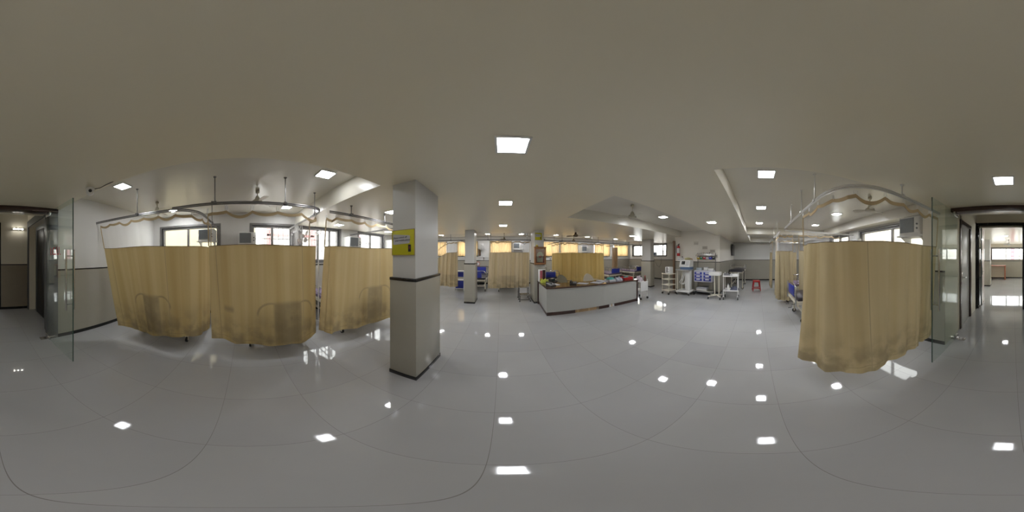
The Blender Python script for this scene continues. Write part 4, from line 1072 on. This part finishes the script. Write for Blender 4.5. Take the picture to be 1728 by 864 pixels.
plastic_chair((2.02, 4.80, 0), .25, 'olive plastic chair in the corner behind the desk telephones', M_CHB)

# two-step foot stool
t = thing('step_stool', 'grey metal two-step foot stool beside the pillar at the desk', 'step stool', (.78, 5.45, 0))
mb = MB(); mb.box(-.17, .17, -.02, .28, .41, .43, .004); mb.build('tread', M_STEEL, t)
mb = MB(); mb.box(-.17, .17, -.30, -.03, .215, .235, .004); mb.build('tread', M_STEEL, t)
for s in (-1, 1):
    for y, z in ((-.29, .22), (-.02, .42), (.27, .42)):
        mb = MB(); mb.tube([(s*.16, y, z), (s*.175, y, .012)], .013, 8); l = mb.build('leg', M_DSTEEL, t)
        mb = MB(); mb.lathe([(.018, 0), (.018, .03), (.013, .03)], (s*.175, y, 0), 10); mb.build('rubber_foot', M_RUB, l)
mb = MB()
for y in (-.29, .27): mb.tube([(-.17, y, .07), (.17, y, .07)], .009, 6)
for s in (-1, 1): mb.tube([(s*.17, -.29, .07), (s*.17, .27, .07)], .009, 6)
mb.build('stretcher', M_DSTEEL, t)

# white trolley standing at the desk's right end
t = thing('side_trolley', 'white trolley with cloth bundle at the right end of the desk', 'trolley', (4.28, 3.72, 0), -.1)
for x in (-.16, .16):
    for y in (-.2, .2):
        mb = MB(); mb.tube([(x, y, .08), (x, y, .70)], .011, 8); mb.build('post', M_WHITE, t)
for z in (.30, .60): 
    mb = MB(); mb.box(-.18, .18, -.22, .22, z, z+.02, .004); mb.build('shelf', M_WHITE, t)
mb = MB(); mb.box(-.17, .17, -.215, -.20, .30, .60, .002); mb.build('front_panel', M_WHITE, t)
for x in (-.16, .16):
    for y in (-.2, .2): castor(t, x, y, 0, .04)
heap('linen_bundle', 'pale pink linen bundle on the white trolley at the desk end', 'linen', (4.27, 3.76, .621), (.22, .24, .20), pbr('pink_linen', (.52, .45, .50), rough=.9, bump=.4), 'linen', 12)
t = thing('bottle', 'dark red topped bottle on the white trolley at the desk end', 'bottle', (4.37, 3.575, .621))
mb = MB(); mb.lathe([(0, 0), (.035, 0), (.038, .01), (.038, .12), (.02, .15), (.018, .17), (0, .17)], n=16); mb.build('body', pbr('brown_bottle', (.16, .07, .05), rough=.2), t)
mb = MB(); mb.lathe([(.021, .165), (.021, .195), (0, .197)], n=14); mb.build('cap', M_RED, t)

# ------------------------------------------------------------------ red stool
t = thing('plastic_stool', 'red plastic stool on the floor of the right-hand aisle', 'stool', (7.0, .02, 0), .15)
mb = MB(); mb.box(-.145, .145, -.145, .145, .425, .45, .02); mb.build('seat', M_RED, t)
mb = MB(); mb.box(-.15, .15, -.15, .15, .385, .428, .012); mb.build('apron', M_RED, t)
for sx in (-1, 1):
    for sy in (-1, 1):
        mb = MB()
        a = [(.135, .40), (.175, 0.0)]
        vs = []
        for (o_, z), hw in zip(a, (.038, .026)):
            for dx, dy in ((0, 0), (-hw, 0), (-hw, -hw), (0, -hw)): vs.append((sx*(o_+dx), sy*(o_+dy), z))
        mb._add(vs, [(0, 1, 2, 3), (7, 6, 5, 4)] + [(i, (i+1) % 4, 4+(i+1) % 4, 4+i) for i in range(4)]); mb.build('leg', M_RED, t)
for k in range(4):
    mb = MB(); mb.box(-.145, .145, .140, .155, .10, .135, .004, Matrix.Rotation(k*HP, 4, 'Z')); mb.build('stretcher', M_RED, t)

# ------------------------------------------------------------------ equipment by the inner wall
F = -HP      # faces the camera side (-X)
M_LID = pbr('clear_lid', (.42, .47, .50), rough=.2)
t = thing('utility_trolley', 'tall slim white four-shelf trolley at the left end of the equipment row', 'trolley', (5.52, 3.29, 0), F - .25)
for x in (-.17, .17):
    for y in (-.2, .2):
        mb = MB(); mb.tube([(x, y, .09), (x, y, .84)], .011, 8); mb.build('post', M_CREAMP, t); castor(t, x, y, 0, .04)
for z in (.14, .36, .58, .79):
    mb = MB(); mb.box(-.19, .19, -.22, .22, z, z+.018, .004); mb.box(-.19, .19, -.222, -.214, z, z+.04, .002); mb.build('shelf', M_CREAMP, t)
t = thing('medical_device', 'white boxy device with a black strap, on the slim trolley', 'medical device', (5.52, 3.29, .831), F - .25)
mb = MB(); mb.box(-.12, .12, -.1, .1, -.022, .24, .012); mb.build('housing', M_WHITE, t)
mb = MB(); mb.box(-.045, .0, -.106, -.099, .02, .23, .002); mb.build('black_strip', M_BLKP, t)
for z in (.07, .16):
    mb = MB(); mb.tube([(.06, -.1, z), (.06, -.115, z)], .02, 12); mb.build('dial', M_GREYL, t)
t = thing('ventilator', 'white ventilator with small black screen on a wheeled column', 'ventilator', (5.74, 2.66, 0), F - .05)
mb = MB(); mb.box(-.31, .27, -.26, .24, .115, .17, .015); mb.build('base', M_WHITE, t)
for x in (-.27, .23):
    for y in (-.22, .2):
        mb = MB(); fork(mb, x, y, 0, .045); mb.box(x-.035, x+.035, y-.05, y+.05, .09, .118, .01); l = mb.build('castor_bracket', M_GREYL, t); castor(l, x, y, 0, .045)
mb = MB(); mb.box(-.02, .19, -.06, .16, .17, .98, .015); mb.build('column', M_WHITE, t)
mb = MB(); mb.box(-.35, .24, -.22, .12, .955, .985, .006); mb.build('tray', M_GREYL, t)
mb = MB(); mb.box(-.15, .24, -.20, .16, .985, 1.085, .012); mb.build('blue_module', pbr('slate_blue_plastic', (.10, .16, .27), rough=.4), t)
mb = MB(); mb.prism([(-.19, 0), (.17, 0), (.17, .26), (-.10, .26)], -.20, .235, Matrix(((0, 0, 1, 0), (1, 0, 0, 0), (0, 1, 0, 1.085), (0, 0, 0, 1)))); hd = mb.build('control_head', M_WHITE, t)
S = Matrix.Translation((0, -.19, 1.085)) @ Matrix.Rotation(-math.atan2(.09, .26), 4, 'X')
mb = MB(); mb.box(-.12, .03, -.006, .004, .10, .23, .003, S); mb.build('screen', M_BLKP, hd)
mb = MB()
for i in range(3):
    for j in range(4): mb.box(.07+i*.045, .10+i*.045, -.007, .003, .06+j*.045, .085+j*.045, .002, S)
mb.build('keypad', M_GREYL, hd)
for x, y in ((-.29, -.16), (-.16, -.05)):
    mb = MB(); mb.tube([(x, y, .96), (x, y, .165)], .014, 8); mb.build('post', M_CREAMP, t)
for k, (x, r) in enumerate(((-.12, .10), (-.06, .07))):
    mb = MB(); mb.tube([(x+.05, -.1, .95), (x+.06, -.12, .8), (x, -.14, .62), (x-r, -.12, .48), (x-.02, -.1, .40), (x+.08, -.08, .46), (x+.12, -.06, .55)], .014, 8); mb.build('hose', M_WHITE, t)
t = thing('reservoir_bag', 'yellowish rubber bag lying on top of the ventilator', 'breathing bag', (5.82, 2.62, 1.346), F)
mb = MB(); mb.lathe([(0, 0), (.10, .005), (.13, .035), (.11, .075), (.05, .095), (0, .10)], n=18); mb.build('bag', pbr('yellow_rubber', (.48, .44, .22), rough=.5), t)
mb = MB(); mb.tube([(.11, 0, .04), (.17, 0, .035), (.2, 0, .02)], .02, 10); mb.build('connector', M_OAK, t)

t = thing('crash_cart', 'steel crash cart with six blue drawers and a raised shelf', 'cart', (5.95, 1.96, 0), F - .02)
W2 = .37
for x in (-W2, W2):
    for y, zt_ in ((-.18, .55), (.2, 1.62)):
        mb = MB(); mb.tube([(x, y, .11), (x, y, zt_)], .013, 8); mb.build('post', M_DSTEEL, t)
mb = MB(); mb.box(-W2-.02, W2+.02, -.21, .22, .14, .16, .004); mb.box(-W2-.02, W2+.02, -.215, -.205, .13, .19, .002); mb.build('lower_shelf', M_STEEL, t)
mb = MB(); mb.box(-W2-.005, .36, -.2, .2, .52, .95, .006); mb.build('cabinet', pbr('lilac_grey_enamel', (.50, .50, .58), rough=.4), t)
for i, x in enumerate((-.19, .165)):
    for z in (.56, .68, .80):
        mb = MB(); mb.box(x-.15, x+.14, -.208, -.199, z, z+.095, .004); dr_ = mb.build('drawer', M_BLUE, t)
        mb = MB(); mb.box(x-.08, x+.07, -.222, -.207, z+.035, z+.08, .006); mb.build('drawer_handle', M_WHITE, dr_)
for (x, y) in ((-W2, -.18), (W2, -.18), (-W2, .2), (W2, .2)):
    mb = MB(); fork(mb, x, y, 0, .05); l = mb.build('castor_bracket', M_BLKP, t); castor(l, x, y)
mb = MB(); mb.box(-W2-.02, W2+.02, -.02, .22, 1.50, 1.515, .003); mb.box(-W2-.02, W2+.02, -.022, -.012, 1.50, 1.55, .002); mb.build('upper_shelf', M_STEEL, t)
mb = MB(); mb.box(-W2, W2, .17, .2, 1.36, 1.46, .003); mb.build('bin_rail', M_CREAMP, t)
CM = Matrix.Translation((5.95, 1.96, 0)) @ Matrix.Rotation(F - .02, 4, 'Z')
def on_cart(x, y, z): v = CM @ Vector((x, y, z)); return (v.x, v.y, v.z)
for k, (nm, c) in enumerate((('yellow', (.55, .36, .03)), ('green', (.03, .22, .10)), ('red', (.45, .04, .05)), ('white', (.5, .5, .5)), ('blue', (.03, .04, .42)), ('black', (.02, .02, .02)))):
    t = thing('storage_bin', nm + ' bin in the row hung above the crash cart', 'bin', on_cart(-.31 + k*.125, .122, 1.37), F, 'small coloured bins above the crash cart')
    mb = MB(); mb.prism([(-.04, .10), (.04, .10), (.04, 0), (-.02, 0), (-.045, .055)], -.056, .056, Matrix(((0, 0, 1, 0), (1, 0, 0, 0), (0, 1, 0, 0), (0, 0, 0, 1)))); mb.build('tub', pbr('bin_' + nm, c, rough=.4), t)
    mb = MB(); mb.box(-.03, .03, -.044, -.038, .062, .09); mb.build('label_tab', M_PAPER, t)
t = thing('instrument_tray', 'shallow steel tray of dark instruments on top of the crash cart', 'tray', on_cart(-.02, .10, 1.516), F)
mb = MB(); mb.box(-.33, .33, -.09, .10, 0, .008); mb.box(-.33, .33, -.096, -.088, 0, .07, .002); mb.box(-.33, .33, .094, .102, 0, .07, .002); mb.box(-.336, -.328, -.09, .10, 0, .07); mb.box(.328, .336, -.09, .10, 0, .07); mb.build('dish', M_STEEL, t)
for k in range(7):
    mb = MB(); x = -.24 + k*.08; mb.tube([(x, -.02, .01), (x+.02, 0, .085 + .02*(k % 3)), (x+.04, .02, .10)], .013, 8); mb.build('instrument', M_BLKP if k % 2 else M_DSTEEL, t)
for (x, s, lb, mt, lid) in ((-.21, (.22, .2, .10), 'clear plastic tub on the left of the crash cart top', M_LID, M_LID), (.05, (.15, .14, .13), 'white lidded box in the middle of the crash cart top', M_WHITE, M_GREYL), (.245, (.19, .16, .075), 'low white box at the right of the crash cart top', M_WHITE, M_WHITE)):
    t = thing('container', lb, 'container', on_cart(x, 0, .951), F)
    mb = MB(); mb.box(-s[0]/2, s[0]/2, -s[1]/2, s[1]/2, 0, s[2]*.8, .008); mb.build('body', mt, t)
    mb = MB(); mb.box(-s[0]/2-.005, s[0]/2+.005, -s[1]/2-.005, s[1]/2+.005, s[2]*.8, s[2], .006); mb.build('lid', lid, t)
t = thing('document_box', 'flat white box on the lower shelf of the crash cart', 'box', on_cart(-.1, 0, .161), F)
mb = MB(); mb.box(-.2, .2, -.14, .14, 0, .07, .005); mb.build('body', M_WHITE, t)
mb = MB(); mb.box(-.205, .205, -.145, .145, .07, .12, .005); mb.build('lid', M_GREYL, t)

t = thing('overbed_table', 'white overbed table on two posts right of the crash cart', 'table', (5.47, 1.42, 0), F + .05)
mb = MB(); mb.box(-.20, .19, -.16, .2, .83, .94, .01); mb.build('table_top', M_WHITE, t)
for x in (-.02, .13):
    mb = MB(); mb.box(x-.02, x+.02, -.02, .02, .12, .83, .004); mb.build('post', M_CREAMP, t)
mb = MB()
for x0, y0, x1, y1 in ((.06, 0, -.22, -.16), (.06, 0, .2, -.2), (.06, 0, -.22, .18), (.06, 0, .2, .18)): mb.tube([(x0, y0, .13), (x1, y1, .10)], .018, 8)
mb.build('base', M_CREAMP, t)
for x, y in ((-.22, -.16), (.2, -.2), (-.22, .18), (.2, .18)): castor(t, x, y, 0, .04)

t = thing('dressing_trolley', 'white two-shelf dressing trolley at the right end of the equipment row', 'trolley', (5.56, .88, 0), F + .05)
for x in (-.24, .24):
    for y in (-.2, .2):
        mb = MB(); mb.tube([(x, y, .10), (x, y, .92)], .013, 8); fork(mb, x, y); l = mb.build('post', M_WHITE, t); castor(l, x, y)
for z in (.30, .80):
    mb = MB(); mb.box(-.26, .26, -.22, .22, z, z+.015, .003); mb.box(-.26, .26, -.224, -.216, z, z+.045, .002); mb.box(-.26, .26, .216, .224, z, z+.045, .002); mb.build('shelf', M_WHITE, t)
TM = Matrix.Translation((5.56, .88, 0)) @ Matrix.Rotation(F + .05, 4, 'Z')
def on_trol(x, y, z): v = TM @ Vector((x, y, z)); return (v.x, v.y, v.z)
t = thing('carton', 'long white carton on the upper shelf of the dressing trolley', 'box', on_trol(.112, -.02, .816), F + .1)
mb = MB(); mb.box(-.13, .13, -.07, .07, 0, .07, .003); mb.build('body', M_WHITE, t)
mb = MB(); mb.box(-.132, -.06, -.072, .072, .01, .06); mb.build('end_label', M_GREYL, t)
heap('cable_bundle', 'grey tangle of cables beside the carton on the dressing trolley', 'cables', on_trol(-.16, 0, .816), (.14, .26, .09), pbr('cable_grey', (.16, .16, .17), rough=.6, bump=.6), 'cables', 21, 0, .5)
heap('cloth_bundle', 'dark blue-grey cloth bundle on the lower shelf of the dressing trolley', 'cloth', on_trol(.12, .02, .316), (.24, .3, .14), pbr('slate_cloth', (.10, .11, .16), rough=.9, bump=.4), 'cloth', 22)
t = thing('bottle', 'white bottle on the lower shelf of the dressing trolley', 'bottle', on_trol(-.09, -.10, .316))
mb = MB(); mb.lathe([(0, 0), (.038, 0), (.04, .01), (.04, .15), (.022, .18), (.02, .19), (0, .19)], n=16); mb.build('body', M_WHITE, t)
mb = MB(); mb.lathe([(.022, .188), (.022, .225), (0, .227)], n=14); mb.build('cap', M_GREYL, t)

# stretcher by the inner wall
t = thing('stretcher_trolley', 'stretcher with black mattress standing along the inner wall', 'stretcher', (6.95, .88, 0), 0)
mb = MB()
for y in (-.28, .28): mb.tube([(0, y, .78), (1.95, y, .78)], .018, 8)
for x in (0, .65, 1.3, 1.95): mb.tube([(x, -.28, .78), (x, .28, .78)], .014, 8)
for y in (-.24, .24): mb.tube([(.25, y, .22), (1.7, y, .22)], .016, 8)
mb.build('frame', M_CREAMP, t)
for x in (.3, 1.65):
    for y in (-.25, .25):
        mb = MB(); mb.tube([(x, y, .78), (x, y, .12)], .018, 8); fork(mb, x, y); l = mb.build('leg', M_CREAMP, t); castor(l, x, y)
mb = MB(); mb.box(.0, 1.95, -.27, .27, .80, .88, .025, None, 3); mb.build('mattress', M_BROWNM, t)
for y in (-.31, .31):
    mb = MB(); mb.tube([(.35, y, .78), (.40, y, 1.04), (.50, y, 1.08), (1.45, y, 1.08), (1.55, y, 1.04), (1.6, y, .78)], .013, 8); mb.tube([(.38, y, .92), (1.58, y, .92)], .009, 6); mb.build('side_rail', M_STEEL, t)
mb = MB(); mb.tube([(0, -.26, .78), (-.05, -.26, 1.02), (-.05, .26, 1.02), (0, .26, .78)], .013, 8); mb.build('push_handle', M_STEEL, t)
mb = MB()
prof = [(-.335, .32), (-.34, .6), (-.335, .87), (-.31, .898), (0, .90), (.31, .898), (.335, .87), (.34, .7), (.335, .6)]
mb.grid([[(x + .012*math.sin(9*y + z*5), y, z) for y, z in prof] for x in [i*.05 for i in range(7)]])
o = tag(mb.build('hanging_blanket', M_RUB, None, angle=70), 'black blanket hanging over the near end of the stretcher', 'blanket'); o.location = (6.97, .88, 0); o.modifiers.new('thickness', 'SOLIDIFY').thickness = .012

# ------------------------------------------------------------------ on the inner wall
t = thing('fire_extinguisher', 'red fire extinguisher hanging on the inner wall', 'fire extinguisher', (6.10, 3.18, 1.50), F)
mb = MB(); mb.lathe([(0, 0), (.06, .0), (.068, .012), (.068, .37), (.05, .41), (.02, .43), (.02, .44)], n=20); mb.build('cylinder', M_RED, t)
mb = MB(); mb.lathe([(.0695, .12), (.0695, .33)], n=20); o = mb.build('paper_label', M_PAPER, t)
mb = MB(); mb.lathe([(.022, .44), (.022, .475), (0, .48)], n=12); mb.box(-.012, .012, -.02, .10, .475, .49, .003); mb.cbox((0, .04, .51), (.02, .12, .012), .003, rx=.25); mb.build('valve', M_BLKP, t)
mb = MB(); mb.tube([(-.02, 0, .46), (-.08, -.01, .44), (-.085, -.02, .30), (-.08, -.03, .12)], .010, 8); mb.build('hose', M_RUB, t)
mb = MB(); mb.box(-.02, .02, .066, .09, .3, .36); mb.build('wall_bracket', M_DSTEEL, t)
t = thing('switch_board', 'white electrical switch board below the fire extinguisher', 'switch board', (6.2, 3.13, 1.31), F)
mb = MB(); mb.box(-.13, .13, -.02, 0, 0, .13, .004); mb.build('plate', M_WHITE, t)
for x in (-.09, -.05, .05, .09):
    mb = MB(); mb.box(x-.012, x+.012, -.026, -.019, .03, .06, .002); mb.build('switch', M_GREYL, t)
mb = MB(); mb.box(.08, .12, -.05, -.02, .13, .17, .006); mb.build('plug', M_BLKP, t)
for (y, z, w_, lb) in ((2.04, 1.76, .22, 'upper typed notice pasted on the inner wall'), (1.72, 1.62, .22, 'middle typed notice pasted on the inner wall'), (1.58, 1.42, .14, 'lowest typed notice pasted on the inner wall, beside the cart'), (2.42, 1.95, .20, 'blank faded notice high on the inner wall')):
    t = thing('wall_notice', lb, 'notice', (6.2, y, z), F)
    mb = MB(); mb.box(-w_/2, w_/2, -.003, 0, 0, .14); mb.build('sheet', pbr('aged_paper', (.62, .585, .52), rough=.8), t)
    mb = MB()
    for q in range(2 if 'blank' not in lb else 0): mb.box(-w_*.42, w_*(.42 if q else .36), -.0042, -.003, .085-q*.045, .103-q*.045)
    if 'blank' in lb: mb.box(-w_*.4, w_*.4, -.0042, -.003, .05, .06)
    mb.build('print', pbr('faded_print', (.22, .2, .18), rough=.8), t)
t = thing('wall_display', 'black flat display on the side of the inner wall, seen edge-on', 'display', (9.3, 1.43, 1.52), 0)
mb = MB(); mb.box(-.45, .45, -.09, -.04, 0, .62, .006); mb.build('housing', M_BLKP, t)
mb = MB(); mb.box(-.42, .42, -.093, -.089, .03, .59); mb.build('screen', pbr('black_screen', (.01, .01, .012), rough=.08), t)
mb = MB(); mb.box(-.1, .1, -.04, 0, .2, .4); mb.build('wall_mount', M_DSTEEL, t)

# wall phone / socket over the first left curtain
t = thing('wall_socket', 'small white wall socket above the first left curtain', 'socket', (-4.05, -2.38, 1.69), HP)
mb = MB(); mb.box(-.04, .04, -.012, 0, -.05, .05, .004); mb.build('plate', M_WHITE, t)
mb = MB(); mb.lathe([(0, 0), (.02, 0), (.024, .02), (0, .03)], (0, -.03, -.01), 12); mb.build('plug', M_GREYL, t)

# desk in the empty hall
t = thing('hall_counter', 'brown-topped counter in the empty hall beyond the doorway', 'counter', (.44, -10.4, 0))
mb = MB(); mb.box(0, 2.4, -.3, .3, .86, .90, .006); mb.build('counter_top', pbr('terracotta_laminate', (.35, .12, .06), rough=.4), t)
for x in (.05, 1.2, 2.35):
    mb = MB(); mb.box(x-.03, x+.03, -.28, .28, 0, .86, .004); mb.build('leg_panel', pbr('terracotta_laminate', (.35, .12, .06)), t)
mb = MB(); mb.box(.08, 2.32, -.27, -.25, .1, .86); mb.build('back_panel', M_CREAM, t)
# ------------------------------------------------------------------ sky, camera, view
w = bpy.data.worlds.new('sky'); SC.world = w; w.use_nodes = True
bg = w.node_tree.nodes['Background']; bg.inputs[0].default_value = (1.0, .99, .97, 1); bg.inputs[1].default_value = WORLD
cam = bpy.data.cameras.new('camera'); co = bpy.data.objects.new('camera', cam); COL.objects.link(co)
cam.type = 'PANO'
try: cam.cycles.panorama_type = 'EQUIRECTANGULAR'
except Exception: cam.panorama_type = 'EQUIRECTANGULAR'
cam.clip_start = .01; cam.clip_end = 200
co.location = (0, 0, CAMH); co.rotation_euler = (PI/2, 0, -math.radians((864 - 845) / 4.8))
SC.camera = co
vs = SC.view_settings; SC.display_settings.display_device = 'sRGB'
vs.view_transform = 'Standard'; vs.look = 'None'; vs.gamma = 1; vs.exposure = EXPOSURE; vs.use_curve_mapping = False
SC.cycles.transparent_max_bounces = 24; SC.cycles.diffuse_bounces = 5
